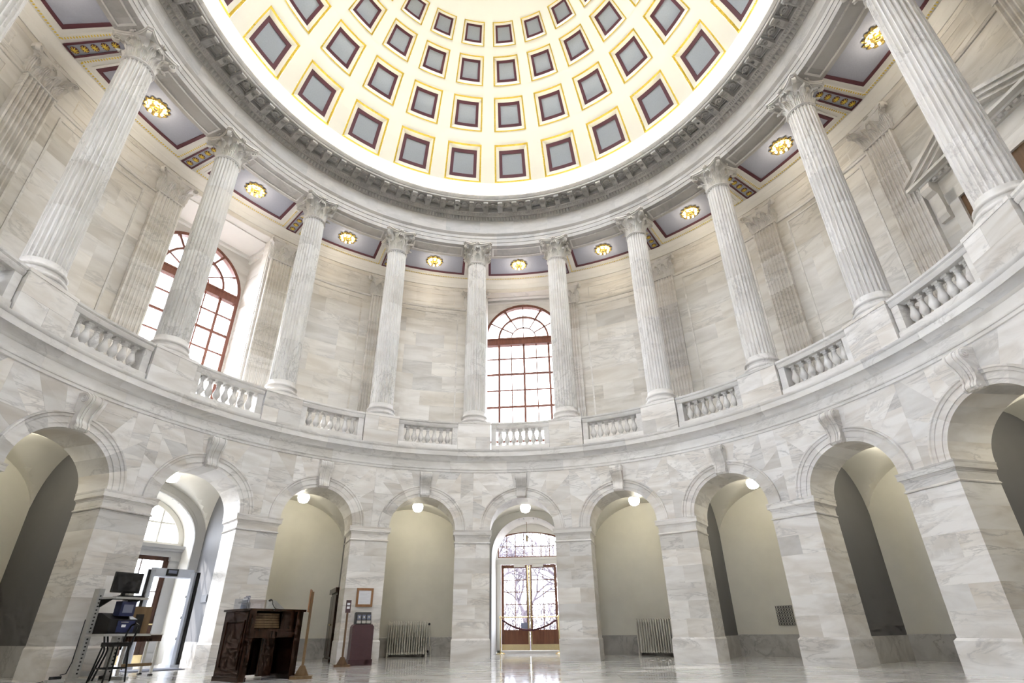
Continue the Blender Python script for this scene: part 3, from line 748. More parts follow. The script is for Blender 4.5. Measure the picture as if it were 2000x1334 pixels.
# ================================================================ COLUMNS, PEDESTALS, BALUSTRADES
def flute_ring(R, dep, n=24):
    out = []
    for k in range(n):
        a0 = 2 * pi * k / n
        for u in (0, .15, .32, .5, .68, .85, 1.0):
            a = a0 + 2 * pi / n * (.11 + .78 * u); q = R - dep * sin(pi * u) ** .7 if 0 < u < 1 else R
            out.append((q * cos(a), q * sin(a)))
    return out
def drum(z0, z1, r0, r1):
    b = B(); a, c = flute_ring(r0, .04), flute_ring(r1, .037); n = len(a)
    vs = [(x, y, z0) for x, y in a] + [(x, y, z1) for x, y in c]
    return b.add(vs, [(i, (i + 1) % n, n + (i + 1) % n, n + i) for i in range(n)] + [tuple(range(n))[::-1], tuple(range(n, 2 * n))]).mesh('drum', 'column', 28)
ZD = [.40, 1.62, 2.78, 3.84, 4.90, 5.93]
def ent(z): t = (z - .4) / 5.53; return .338 - .034 * t ** 1.6
DRUMS = [drum(a + .002, b - .002, ent(a), ent(b)) for a, b in zip(ZD, ZD[1:])]
BASE = B().lathe([(0, 0), (.43, 0), (.43, .03)] + [(.395 + .047 * cos(t), .075 + .047 * sin(t)) for t in [-1.3 + 2.6 * i / 7 for i in range(8)]] + [(.395, .135), (.37, .15), (.362, .18), (.372, .205), (.385, .21)] + [(.372 + .03 * cos(t), .245 + .03 * sin(t)) for t in [-1.4 + 2.8 * i / 6 for i in range(7)]] + [(.372, .285), (.362, .30), (.348, .34), (.342, .40), (0, .40)], 40).mesh('base', 'column', 40)
ASTR = B().lathe([(0, 5.925), (.308, 5.925), (.308, 5.945)] + [(.315 + .022 * cos(t), 5.97 + .022 * sin(t)) for t in [-1.4 + 2.8 * i / 6 for i in range(7)]] + [(.30, 5.995), (0, 5.995)], 32).mesh('astragal', 'column', 40)
def leaf_mesh(h, w, curl):
    rows = [(0, 0, .62), (.012, .18, .85), (.022, .36, 1.0), (.034, .54, 1.05), (.052, .70, .98), (.085, .84, .84), (.13, .94, .62), (.165, .955, .42), (.188, .89, .2), (.188, .83, .05)]
    b = B(); nu = 12; n = len(rows); vs = []
    for off in (0, -.016):
        for j, (d, zz, ww) in enumerate(rows):
            for i in range(nu + 1):
                u = 2 * i / nu - 1; lob = 1 + (.17 if j % 2 else -.13) * abs(u)
                rib = .022 * (1 - abs(u)) + (.010 if i % 2 else -.008)
                x = d * curl + off + rib - .045 * u * u * (1 - .3 * zz); vs.append((x, u * w / 2 * ww * lob, zz * h - .03 * abs(u) * zz * zz))
    m = nu + 1; fs = []
    for o in (0, n * m):
        fs += [(o + j * m + i, o + j * m + i + 1, o + (j + 1) * m + i + 1, o + (j + 1) * m + i) for j in range(n - 1) for i in range(nu)]
    return b.add(vs, fs).mesh('leaf', 'carved', 60)
LEAF_A, LEAF_B = leaf_mesh(.29, .215, 1.0), leaf_mesh(.48, .23, 1.15)
BELL = B().lathe([(0, 5.99), (.27, 5.99), (.265, 6.2), (.27, 6.40), (.30, 6.53), (.37, 6.60), (.385, 6.635), (0, 6.635)], 32)
def abacus(z0, z1, corner, mid, cut=.055):
    out = []
    for k in range(4):
        a = pi / 4 + k * pi / 2; n = 8; p = Vector((corner * cos(a), corner * sin(a))); q = Vector((corner * cos(a + pi / 2), corner * sin(a + pi / 2)))
        t = Vector((-sin(a), cos(a))); m = Vector((cos(a + pi / 4), sin(a + pi / 4)))
        p1, q1 = p + t * cut, q - Vector((-sin(a + pi / 2), cos(a + pi / 2))) * cut
        for i in range(n + 1):
            u = i / n; c = p1.lerp(q1, u); dip = (c.dot(m) - mid) if i not in (0, n) else 0
            straight = p1.lerp(q1, .5).dot(m); out.append(tuple(c - m * (straight - mid) * (1 - (2 * u - 1) ** 2)))
    return B().extrude(out, lambda x, y, z: (x, y, z), z0, z1)
CAP = B().join(BELL).join(abacus(6.625, 6.665, .615, .37)).join(abacus(6.665, 6.71, .66, .405))
CAP = CAP.mesh('capital', 'carved', 40)
def spiral_ribbon(path, width, thick):
    b = B(); vs = []; pts = [Vector(p) for p in path]; m = len(pts)
    for i, p in enumerate(pts):
        d = (pts[min(i + 1, m - 1)] - pts[max(i - 1, 0)]).normalized(); nrm = Vector((-d.z, 0, d.x)); w = width if i < m * .6 else width * (1 - .25 * (i / m - .6) / .4)
        vs += [p + nrm * thick / 2 + Vector((0, -w / 2, 0)), p + nrm * thick / 2 + Vector((0, w / 2, 0)), p - nrm * thick / 2 + Vector((0, w / 2, 0)), p - nrm * thick / 2 + Vector((0, -w / 2, 0))]
    fs = [(i * 4 + j, i * 4 + (j + 1) % 4, (i + 1) * 4 + (j + 1) % 4, (i + 1) * 4 + j) for i in range(m - 1) for j in range(4)]
    return b.add(vs, fs + [(0, 1, 2, 3), tuple(4 * m - 4 + j for j in range(4))[::-1]])
def volute_path(x0, z0, cx, cz, r, turns=1.6, n=26):
    pts = [(x0, 0, z0), (x0 + .02, 0, z0 + .10), (x0 + .06, 0, z0 + .18), (x0 + (cx - x0) * .6, 0, cz + r * .95)]
    for i in range(n):
        t = i / (n - 1); a = pi / 2 - 2 * pi * turns * t; q = r * (1 - .82 * t); pts.append((cx + q * cos(a), 0, cz + q * sin(a)))
    return pts
VOL = spiral_ribbon(volute_path(.31, .36, .545, .535, .085), .085, .022).mesh('volute', 'carved', 50)
hel = B()
for s_ in (-1, 1):
    h_ = spiral_ribbon(volute_path(.0, .42, .085, .575, .05, 1.4, 16), .05, .016)
    h_.map(lambda x, y, z: (.375 + y, s_ * (.115 - x), z)); hel.join(h_)
HEL = hel.mesh('helix', 'carved', 50)
fle = B().ball((.44, 0, .695), .035, 8, 6)
for k in range(5):
    a = radians(-90 + 45 * k); fle.ball((.435, .055 * cos(a + pi / 2), .70 + .04 * sin(a + pi / 2)), .026, 6, 5)
FLE = fle.mesh('fleuron', 'carved', 60)
COL_LABEL = {-110: 'fluted marble column cut off by the upper left corner', -90: 'large fluted column at the left beside the blue ceiling panel', -70: 'fluted column standing in front of the left tall window', -50: 'fluted column with one sunlit edge next to the left window recess',
             -30: 'third fluted column from the central tall window on the left window side', -10: 'fluted column bordering the central tall window toward the left', 10: 'fluted column bordering the central tall window toward the right', 30: 'fluted column one bay right of the central window columns',
             50: 'fluted column two bays right of the central window columns', 70: 'fluted column between the central window and the pedimented doorway', 90: 'huge fluted column at the upper right covering the pedimented doorway', 110: 'fluted column beyond the pedimented doorway past the right edge'}
COL_LABEL[-30] = 'slender fluted column midway between the two tall windows'
PED = {}
def ped_block(x0, x1, z0, z1):
    k = (x0, x1, z0, z1)
    if k not in PED: PED[k] = B().box(x0 + .001, x1 - .001, -.42, .42, z0 + .001, z1 - .001).mesh('pedestal_block', 'stone')
    return PED[k]
PCAP = B().box(-.485, .485, -.43, .43, .775, .84).mesh('pedestal_cap', 'stone')
SIDE = {-110: 'upper left corner column', -90: 'large column at the left', -70: 'column in front of the left tall window', -50: 'column with the sunlit edge', -30: 'column midway between the tall windows', -10: 'column left of the central window', 10: 'column right of the central window',
        30: 'first column right of the central pair', 50: 'second column right of the central pair', 70: 'column before the pedimented doorway', 90: 'huge column at the upper right', 110: 'column past the right edge'}
for i, a in enumerate(COLS):
    q = random.Random(i + 11)
    p = at_az('pedestal', 'square marble pedestal under the ' + SIDE[a], 'pedestal', 8.0, a, 5.36, 'marble pedestals along the gallery')
    for z0, z1, c in ((0, .37, i % 2), (.37, .775, (i + 1) % 2)):
        xs = [-.475] + ([q.choice([-.1, .05, .12])] if c else []) + [.475]
        for x0, x1 in zip(xs, xs[1:]): obj('pedestal_block', ped_block(x0, x1, z0, z1), p)
    obj('pedestal_cap', PCAP, p)
    c = at_az('column', COL_LABEL[a], 'column', 8.0, a, 6.2, 'fluted Corinthian columns round the gallery'); c['kind'] = 'thing'
    obj('base', BASE, c)
    for me in DRUMS: obj('drum', me, c)
    obj('astragal', ASTR, c); cp = obj('capital', CAP, c)
    for k in range(8):
        t = 2 * pi * k / 8; obj('leaf', LEAF_A, cp, (.272 * cos(t), .272 * sin(t), 5.995), t)
        t += pi / 8; obj('leaf', LEAF_B, cp, (.272 * cos(t), .272 * sin(t), 5.995), t)
    for k in range(4):
        obj('volute', VOL, cp, (0, 0, 6.0), pi / 4 + k * pi / 2); obj('helix', HEL, cp, (0, 0, 5.99), k * pi / 2); obj('fleuron', FLE, cp, (0, 0, 5.99), k * pi / 2)

# balustrades
ob_ = lambda b: b.map(lambda x, y, z: (x, y - 7.81, z - 5.36))
HBAL = 6.33
RAIL = ob_(B().sweep([(7.98, 6.02), (7.66, 6.02), (7.645, 6.05), (7.635, 6.10), (7.65, 6.12), (7.625, 6.15), (7.625, 6.195), (7.66, 6.205), (7.96, 6.205), (7.99, 6.195), (7.99, 6.12)], -HBAL, HBAL, 8)).mesh('rail', 'trim', 30)
BBASE = ob_(B().sweep([(7.98, 5.36), (7.635, 5.36), (7.635, 5.47), (7.65, 5.50), (7.97, 5.50)], -HBAL, HBAL, 8)).mesh('plinth', 'trim', 30)
def baluster():
    b = B(); b.box(-.062, .062, -.062, .062, 0, .045); b.box(-.06, .06, -.06, .06, .475, .52)
    b.lathe([(.05, .045), (.055, .06), (.045, .075), (.036, .085), (.05, .11), (.075, .15), (.083, .19), (.076, .235), (.055, .30), (.041, .355), (.037, .40), (.047, .41), (.05, .425), (.04, .438), (.05, .455), (.056, .475)], 16)
    return b.mesh('baluster', 'column', 45)
BALU = baluster()
EPOST = ob_(B().sweep([(7.67, 5.50), (7.95, 5.50), (7.95, 6.02), (7.67, 6.02)], -.55, .55, 1)).mesh('end_post', 'trim')
BAL_LABEL = {-100: 'marble balustrade at the left edge beside the large column', -80: 'marble balustrade left of the window-front column, second from the left edge', -60: 'glaring backlit balustrade below the left tall window', -40: 'marble balustrade right of the left window recess', -20: 'marble balustrade just left of the central window bay',
             0: 'marble balustrade directly below the central tall window', 20: 'marble balustrade just right of the central window bay', 40: 'marble balustrade two bays right of the central window', 60: 'marble balustrade three bays right of the central window', 80: 'marble balustrade below the pedimented doorway at the right', 100: 'marble balustrade past the right edge'}
for a in SEEN_BAYS:
    t = at_az('balustrade', BAL_LABEL[a], 'balustrade', 7.81, a, 5.36, 'marble balustrades of the gallery')
    obj('rail', RAIL, t); obj('plinth', BBASE, t)
    for s_ in (-1, 1):
        g = radians(s_ * 5.77); o = obj('end_post', EPOST, t, rz=-g); o.location = (7.81 * sin(g), 7.81 * cos(g) - 7.81, 0)
        # the post mesh is built about the rail's own centre
    for k in range(7):
        g = radians((k - 3) * 1.42); obj('baluster', BALU, t, (7.81 * sin(g), 7.81 * cos(g) - 7.81, .14), -g)

# pilasters on the gallery wall
def pil_shaft(z0, z1, hw=.36, dep=.15):
    out = [(hw, 0), (hw, -dep)]; n = 7; w = 2 * (hw - .03) / n
    for k in range(n):
        x1 = hw - .03 - k * w
        out += [(x1 - w * .12, -dep), (x1 - w * .25, -dep + .034), (x1 - w * .5, -dep + .048), (x1 - w * .75, -dep + .034), (x1 - w * .88, -dep)]
    out += [(-hw, -dep), (-hw, 0)]
    return B().extrude(out, lambda x, y, z: (x, y, z), z0, z1).mesh('shaft_block', 'wall', 28)
PZ2 = [.5, 1.75, 2.95, 4.2, 5.4, 6.52]
PSH = [pil_shaft(a + .002, b - .002) for a, b in zip(PZ2, PZ2[1:])]
PB = B().box(-.42, .42, -.2, .02, 0, .3); PB.box(-.40, .40, -.185, .02, .3, .4); PB.box(-.38, .38, -.165, .02, .4, .5); PB = PB.mesh('base', 'wall')
PC = B(); prof = [(.335, .125, 6.55), (.34, .13, 6.95), (.38, .16, 7.18), (.42, .19, 7.25)]
for (h0, d0, z0), (h1, d1, z1) in zip(prof, prof[1:]):
    PC.add([(-h0, .02, z0), (-h0, -d0, z0), (h0, -d0, z0), (h0, .02, z0), (-h1, .02, z1), (-h1, -d1, z1), (h1, -d1, z1), (h1, .02, z1)], [(0, 1, 5, 4), (1, 2, 6, 5), (2, 3, 7, 6)])
PC.box(-.375, .375, -.165, .02, 6.52, 6.555)
out = [(-.50, .02), (-.50, -.20), (-.46, -.25)] + [(-.46 + .92 * i / 8, -.25 + .06 * (1 - (2 * i / 8 - 1) ** 2)) for i in range(1, 8)] + [(.46, -.25), (.50, -.20), (.50, .02)]
PC.extrude(out, lambda x, y, z: (x, y, z), 7.25, 7.36)
PC = PC.mesh('capital', 'carved')
PIL_LABEL = {-110: 'flat fluted pilaster at the upper left corner of the gallery wall', -90: 'flat fluted pilaster behind the large left column', -70: 'flat fluted pilaster on the near side of the left tall window', -50: 'flat fluted pilaster on the far side of the left tall window', -30: 'flat fluted pilaster on the wall midway between the tall windows',
             -10: 'flat fluted pilaster on the left side of the central window', 10: 'flat fluted pilaster on the right side of the central window', 30: 'flat fluted pilaster first right of the central window bay', 50: 'flat fluted pilaster second right of the central window bay', 70: 'flat fluted pilaster adjoining the pedimented doorway', 90: 'flat fluted pilaster beyond the pedimented doorway', 110: 'flat fluted pilaster past the right edge'}
for a in COLS:
    t = at_az('pilaster', PIL_LABEL[a], 'pilaster', RG + .01, a, 5.36, 'fluted pilasters on the gallery wall')
    obj('base', PB, t)
    for me in PSH: obj('shaft_block', me, t)
    c = obj('capital', PC, t)
    for x in (-.25, 0, .25): obj('leaf', LEAF_A, c, (x, -.12, 6.555), -pi / 2)
    for x in (-.125, .125): obj('leaf', LEAF_B, c, (x, -.11, 6.555), -pi / 2)
    for s_ in (-1, 1):
        obj('leaf', LEAF_B, c, (s_ * .345, -.10, 6.555), -pi / 2 + s_ * .35); obj('volute', VOL, c, (s_ * .06, .07, 6.62), -pi / 2 + s_ * .9)
    obj('helix', HEL, c, (0, .22, 6.6), -pi / 2); obj('fleuron', FLE, c, (0, .25, 6.62), -pi / 2)

# ================================================================ WINDOWS OF THE GALLERY
XS = [-1.45, -.97, -.485, 0, .485, .97, 1.45]; ZR = [10.80, 10.20, 9.53, 8.85, 8.17, 7.50, 6.82, 6.15, 5.55]; ZW = 11.10
def qd(p): return B().add(p, [tuple(range(len(p)))])
def arc_bar(b, R, w, d, z, t0=0.0, t1=pi, n=28, y0=0.0):
    pr = [(R - w / 2, y0), (R + w / 2, y0), (R + w / 2, y0 + d), (R - w / 2, y0 + d)]
    vs = [(q * cos(t0 + (t1 - t0) * i / n), y, z + q * sin(t0 + (t1 - t0) * i / n)) for i in range(n + 1) for q, y in pr]
    b.add(vs, [(i * 4 + j, i * 4 + (j + 1) % 4, (i + 1) * 4 + (j + 1) % 4, (i + 1) * 4 + j) for i in range(n) for j in range(4)])
def tall_window(name, label, az, D):
    w = struct(name, None, label, 'window'); w.location = polar(D, az, 0); w.rotation_euler.z = -radians(az)
    f = B(); arc_bar(f, 1.505, .11, .16, ZW)
    for s_ in (-1, 1): f.box(s_ * 1.45, s_ * 1.56, 0, .16, 5.45, ZW)
    f.box(-1.5, 1.5, 0, .16, 5.45, 5.56); obj('window_frame', f.mesh('window_frame', 'winwood', 30), w)
    tr = B().box(-1.46, 1.46, -.03, .15, 10.80, 11.10); tr.box(-1.46, 1.46, -.06, -.02, 11.04, 11.10); tr.box(-1.46, 1.46, -.05, -.02, 10.80, 10.85)
    obj('transom', tr.mesh('transom', 'winwood'), w)
    for x in (-.97, 0, .97): obj('mullion', B().box(x - .042, x + .042, .01, .10, 5.5, 10.82).mesh('mullion', 'winwood'), w)
    for x in (-.485, .485): obj('glazing_bar', B().box(x - .02, x + .02, .03, .08, 5.5, 10.82).mesh('glazing_bar', 'winwood'), w)
    for i, z in enumerate(ZR[1:-1]):
        h = .038 if i % 2 else .02; obj('glazing_bar', B().box(-1.46, 1.46, .025, .085, z - h, z + h).mesh('glazing_bar', 'winwood'), w)
    b = B(); arc_bar(b, .97, .075, .08, ZW, y0=.01); obj('fanlight_arc', b.mesh('fanlight_arc', 'winwood', 30), w)
    b = B(); arc_bar(b, .485, .04, .05, ZW, y0=.03); obj('fanlight_arc', b.mesh('fanlight_arc', 'winwood', 30), w)
    for d in (30, 60, 90, 120, 150):
        t = radians(d); r0 = 0 if d == 90 else .485
        obj('fanlight_spoke', B().bar((r0 * cos(t), .055, ZW + r0 * sin(t)), (1.46 * cos(t), .055, ZW + 1.46 * sin(t)), .04, .05, (0, 1, 0)).mesh('fanlight_spoke', 'winwood'), w)
        if d in (60, 120): obj('fanlight_spoke', B().bar((.97 * cos(t), .055, ZW + .97 * sin(t)), (1.46 * cos(t), .055, ZW + 1.46 * sin(t)), .075, .08, (0, 1, 0)).mesh('fanlight_spoke', 'winwood'), w)
    for x0, x1 in zip(XS, XS[1:]):
        for z1, z0 in zip(ZR, ZR[1:]): obj('pane', qd([(x0, .06, z0), (x1, .06, z0), (x1, .06, z1), (x0, .06, z1)]).mesh('pane', 'glass'), w)
    for r0, r1, ns in ((.97, 1.46, 6), (.485, .97, 6), (0, .485, 2)):
        for k in range(ns):
            t0, t1 = pi * k / ns, pi * (k + 1) / ns; n = 6
            pts = [(r1 * cos(t0 + (t1 - t0) * i / n), .06, ZW + r1 * sin(t0 + (t1 - t0) * i / n)) for i in range(n + 1)]
            pts += [(r0 * cos(t1 + (t0 - t1) * i / n), .06, ZW + r0 * sin(t1 + (t0 - t1) * i / n)) for i in range(n + 1)] if r0 else [(0, .06, ZW)]
            obj('pane', qd(pts).mesh('pane', 'glass'), w)
    return w
w1 = tall_window('window_1', 'tall arched window with fanlight in the central bay', 0, RECESS[0])
w2 = tall_window('window_2', 'tall arched red-brown window half hidden by a column at the left', -60, RECESS[-60])

w3 = tall_window('added_window_4', 'unseen tall arched window added to the rear left of the viewpoint for light', -120, RECESS[-120])  # unseen window put in as extra daylight for the right side
w4 = tall_window('added_window_5', 'unseen tall arched window added directly behind the viewpoint for light', 180, RECESS[180])  # another unseen window, added to light the hall from behind
# pedimented doorway on the gallery wall
pd_ = struct('door_3', None, 'pedimented marble doorway behind the huge right column', 'door'); pd_.location = polar(RG, 80, 0); pd_.rotation_euler.z = -radians(80)
obj('opening', B().box(-.85, .85, -.04, .02, 5.36, 9.02).mesh('opening', 'walnut'), pd_)
for s_ in (-1, 1):
    obj('jamb', B().box(s_ * .85, s_ * 1.08, -.10, .02, 5.36, 9.3).mesh('jamb', 'wall'), pd_)
    cs = B().extrude([(.02, 9.72), (-.30, 9.72), (-.33, 9.60), (-.28, 9.48), (-.20, 9.40), (-.17, 9.0), (-.19, 8.85), (-.16, 8.72), (-.08, 8.70), (.02, 8.75)], lambda y, z, x: (x, y, z), s_ * 1.11, s_ * 1.35)
    obj('console', cs.mesh('console', 'carved'), pd_)
    obj('side_panel', B().box(s_ * 1.10, s_ * 1.36, -.06, .02, 5.36, 8.75).mesh('side_panel', 'wall'), pd_)
    rk = B()
    for y0, w0, w1_ in ((-.36, 0, .09), (-.30, -.10, 0), (-.22, -.19, -.10)):
        rk.add([(s_ * 1.62, y, 10.0 + q * 1.1) for y in (y0, .02) for q in (w0, w1_)] + [(0, y, 10.78 + q) for y in (y0, .02) for q in (w0, w1_)], [(0, 1, 5, 4), (2, 3, 7, 6), (0, 4, 6, 2), (1, 5, 7, 3), (0, 2, 3, 1), (4, 5, 7, 6)])
    obj('raking_cornice', rk.mesh('raking_cornice', 'wall'), pd_)
obj('lintel', B().box(-1.1, 1.1, -.10, .02, 9.02, 9.30).mesh('lintel', 'wall'), pd_)
obj('frieze', B().box(-1.12, 1.12, -.07, .02, 9.30, 9.72).mesh('frieze', 'wall'), pd_)
hc = B().box(-1.6, 1.6, -.36, .02, 9.86, 9.93); hc.box(-1.5, 1.5, -.22, .02, 9.80, 9.86); hc.box(-1.45, 1.45, -.14, .02, 9.72, 9.80); obj('horizontal_cornice', hc.mesh('horizontal_cornice', 'wall'), pd_)
for k in range(18): obj('dentil', B().box(-1.36 + .16 * k - .04, -1.36 + .16 * k + .04, -.2, -.12, 9.73, 9.81).mesh('dentil', 'carved'), pd_)

# ================================================================ GLAZED DOORS
def leaf_door(parent, x0, x1, z0, z1, y, rows, handed, kick=.2, extra=True, panel_h=.55, sw=.085, wd='doorwood'):
    f = B()
    f.box(x0, x0 + sw, y, y + .05, z0, z1); f.box(x1 - sw, x1, y, y + .05, z0, z1); f.box(x0 + sw, x1 - sw, y, y + .05, z1 - .10, z1); f.box(x0 + sw, x1 - sw, y, y + .05, z0, z0 + .12)
    f.box(x0 + sw, x1 - sw, y, y + .05, z0 + panel_h, z0 + panel_h + .05)
    lf_ = obj('door_leaf', f.mesh('door_leaf', wd), parent)
    obj('lower_panel', B().box(x0 + sw, x1 - sw, y + .015, y + .04, z0 + .12, z0 + panel_h).mesh('lower_panel', wd), lf_)
    obj('kick_plate', B().box(x0 + .01, x1 - .01, y - .006, y, z0 + .01, z0 + kick).mesh('kick_plate', 'brass2'), lf_)
    gz0, gz1 = z0 + panel_h + .05, z1 - .10; gx0, gx1 = x0 + sw, x1 - sw; xm = (gx0 + gx1) / 2
    obj('glazing_bar', B().box(xm - .013, xm + .013, y + .01, y + .04, gz0, gz1).mesh('glazing_bar', wd), lf_)
    for i in range(rows):
        a, b = gz0 + (gz1 - gz0) * i / rows, gz0 + (gz1 - gz0) * (i + 1) / rows
        if i: obj('glazing_bar', B().box(gx0, gx1, y + .01, y + .04, a - .013, a + .013).mesh('glazing_bar', wd), lf_)
        for p, q in ((gx0, xm), (xm, gx1)): obj('pane', qd([(p, y + .025, a), (q, y + .025, a), (q, y + .025, b), (p, y + .025, b)]).mesh('pane', 'glass'), lf_)
    if extra:
        zb = gz0 + (gz1 - gz0) / rows
        obj('push_bar', B().tube([(x0 + .03, y - .05, zb), (x1 - .03, y - .05, zb)], .022, 8).mesh('push_bar', 'brass2', 40), lf_)
        xe = x1 - .03 if handed > 0 else x0 + .03
        obj('edge_strip', B().box(xe - .018, xe + .018, y - .03, y - .004, z0 + .02, z1 - .02).mesh('edge_strip', 'brass2'), lf_)
    return lf_
d1 = struct('door_1', None, 'glazed mahogany double door with brass bars behind the central arch', 'door'); d1.location = (-.1, 12.2, 0)
sd = B()
for s_ in (-1, 1): sd.box(s_ * 1.06, s_ * 1.36, -.02, .12, 0, 4.2); sd.box(s_ * .95, s_ * 1.08, -.05, .1, 0, 2.72)
sd.box(-1.08, 1.08, -.06, .1, 2.72, 2.90); sd.box(-1.1, 1.1, -.09, .1, 2.86, 2.94); sd.box(-1.08, 1.08, -.05, .1, .0, .085)
seg = [(-1.08, 3.63)] + [(-1.06 + 2.12 * i / 16, 3.64 + .16 * (1 - (2 * i / 16 - 1) ** 2)) for i in range(17)] + [(1.08, 3.63), (1.08, 4.2), (-1.08, 4.2)]
sd.extrude(seg, lambda x, z, y: (x, y, z), -.02, .1)
obj('door_surround', sd.mesh('door_surround', 'white'), d1)
for s_ in (-1, 1): leaf_door(d1, *((-.94, -.012) if s_ < 0 else (.012, .94)), .09, 2.70, 0, 5, -s_, .18)
obj('letter_flap', B().box(-.30, -.08, -.01, .03, .72, .90).mesh('letter_flap', 'greyscreen'), d1)
for s_ in (-1, 1): obj('door_closer', B().box(*sorted((s_ * .12, s_ * .50)), -.09, -.01, 2.63, 2.71).mesh('door_closer', 'white'), d1)
ff = B()
for s_ in (-1, 1): ff.box(s_ * 1.02, s_ * 1.06, 0, .06, 2.94, 3.66)
ff.box(-1.06, 1.06, 0, .06, 2.94, 2.98)
pts = [(-1.06 + 2.12 * i / 16, 3.60 + .20 * (1 - (2 * i / 16 - 1) ** 2)) for i in range(17)]
for p, q in zip(pts, pts[1:]): ff.bar((p[0], .03, p[1]), (q[0], .03, q[1]), .06, .06, (0, 1, 0))
fan = obj('transom_window', ff.mesh('transom_window', 'doorwood'), d1)
for k in range(1, 7): x = -1.04 + 2.08 * k / 7; obj('glazing_bar', B().box(x - .013, x + .013, .015, .045, 2.96, 3.60 + .20 * (1 - (x / 1.06) ** 2)).mesh('glazing_bar', 'doorwood'), fan)
obj('glazing_bar', B().box(-1.04, 1.04, .015, .045, 3.30, 3.326).mesh('glazing_bar', 'doorwood'), fan)
for k in range(7):
    x0, x1 = -1.04 + 2.08 * k / 7, -1.04 + 2.08 * (k + 1) / 7; zt = lambda x: 3.60 + .20 * (1 - (x / 1.06) ** 2)
    obj('pane', qd([(x0, .03, 2.97), (x1, .03, 2.97), (x1, .03, 3.31), (x0, .03, 3.31)]).mesh('pane', 'glass'), fan)
    obj('pane', qd([(x0, .03, 3.32), (x1, .03, 3.32), (x1, .03, zt(x1)), (x0, .03, zt(x0))]).mesh('pane', 'glass'), fan)

d2 = struct('door_2', None, 'dark glazed door with grey cornice and half-round fanlight behind the metal detector', 'door'); d2.location = polar(11.5, -60, 0); d2.rotation_euler.z = radians(60)
sd = B()
for s_ in (-1, 1):
    sd.box(s_ * 1.28, s_ * 1.52, -.06, .12, 0, 2.50); sd.box(s_ * 1.26, s_ * 1.54, -.10, .12, 0, .25)
    sd.box(s_ * 1.26, s_ * 1.53, -.10, .12, 2.40, 2.50)
sd.box(-1.53, 1.53, -.08, .12, 2.50, 2.70); sd.box(-1.54, 1.54, -.14, .12, 2.64, 2.70); sd.box(-1.54, 1.54, -.20, .12, 2.70, 2.78)
obj('door_surround', sd.mesh('door_surround', 'grey'), d2)
for s_ in (-1, 1): leaf_door(d2, *((-1.28, -.012) if s_ < 0 else (.012, 1.28)), .02, 2.50, 0, 5, -s_, .2, True, .45, .13, 'backlitdoor')
fb = B(); arc_bar(fb, 1.46, .14, .1, 0); fb.map(lambda x, y, z: (x, y, 2.82 + z * .78)); fb.box(-1.5, 1.5, 0, .1, 2.76, 2.86)
fan = obj('fanlight', fb.mesh('fanlight', 'vault', 30), d2); fz = lambda x: 2.82 + .78 * sqrt(max(.002, 1.42 ** 2 - x * x))
FX = (-1.40, -.86, -.29, .29, .86, 1.40)
for x in FX[1:-1]: obj('glazing_bar', B().box(x - .022, x + .022, .02, .07, 2.84, fz(x)).mesh('glazing_bar', 'vault'), fan)
obj('glazing_bar', B().box(-1.2, 1.2, .02, .07, 3.33, 3.37).mesh('glazing_bar', 'vault'), fan)
for x0, x1 in zip(FX, FX[1:]):
    pts = [(x0, .045, 2.84), (x1, .045, 2.84)] + [(x1 + (x0 - x1) * i / 4, .045, fz(x1 + (x0 - x1) * i / 4)) for i in range(5)]
    obj('pane', qd(pts).mesh('pane', 'glass'), fan)

# ================================================================ LAMPS
def gl_mesh(): return B().lathe([(.0, -.135), (.07, -.132), (.115, -.105), (.14, -.06), (.158, .0), (.155, .05), (.13, .09), (.085, .115), (.06, .125)], 24).mesh('glass_globe', 'globe', 60)
GLB = gl_mesh(); CAN = B().lathe([(.05, .115), (.06, .13), (.06, .165), (.085, .18), (.115, .20), (.12, .235), (0, .235)], 20).mesh('canopy', 'bronze', 40)
GLOBE_LABEL = {-80: 'lit white globe lamp of the leftmost alcove', -60: 'lit white globe lamp above the metal detector alcove', -40: 'lit white globe lamp in the alcove behind the lectern', -20: 'lit white globe lamp above the first radiator', 0: 'lit white globe lamp before the glazed double door', 20: 'lit white globe lamp above the second radiator', 40: 'lit white globe lamp in the alcove with the wall grille', 60: 'lit white globe lamp hidden high in the second alcove from the right', 80: 'lit white globe lamp of the rightmost alcove', -100: 'lit white globe lamp past the left edge', 100: 'lit white globe lamp past the right edge'}
LIT = [-100, -80, -60, -40, -20, 0, 20, 40, 60, 80, 100]
for a in LIT:
    g = at_az('globe_lamp', GLOBE_LABEL[a], 'lamp', 9.62 if a == 60 else 9.45, a, 4.06, 'schoolhouse globe lamps of the alcoves')
    obj('glass_globe', GLB, g); obj('canopy', CAN, g)
pend = thing('pendant_lamp', 'thin pendant lamp hanging in the vestibule before the double door', 'lamp', (-.1, 11.7, 3.5))
obj('rod', B().tube([(0, 0, .12), (0, 0, .62)], .007, 6).mesh('rod', 'bronze'), pend); obj('lamp_body', B().lathe([(0, -.1), (.03, -.09), (.035, .05), (.02, .1), (0, .12)], 12).mesh('lamp_body', 'bronze', 40), pend)

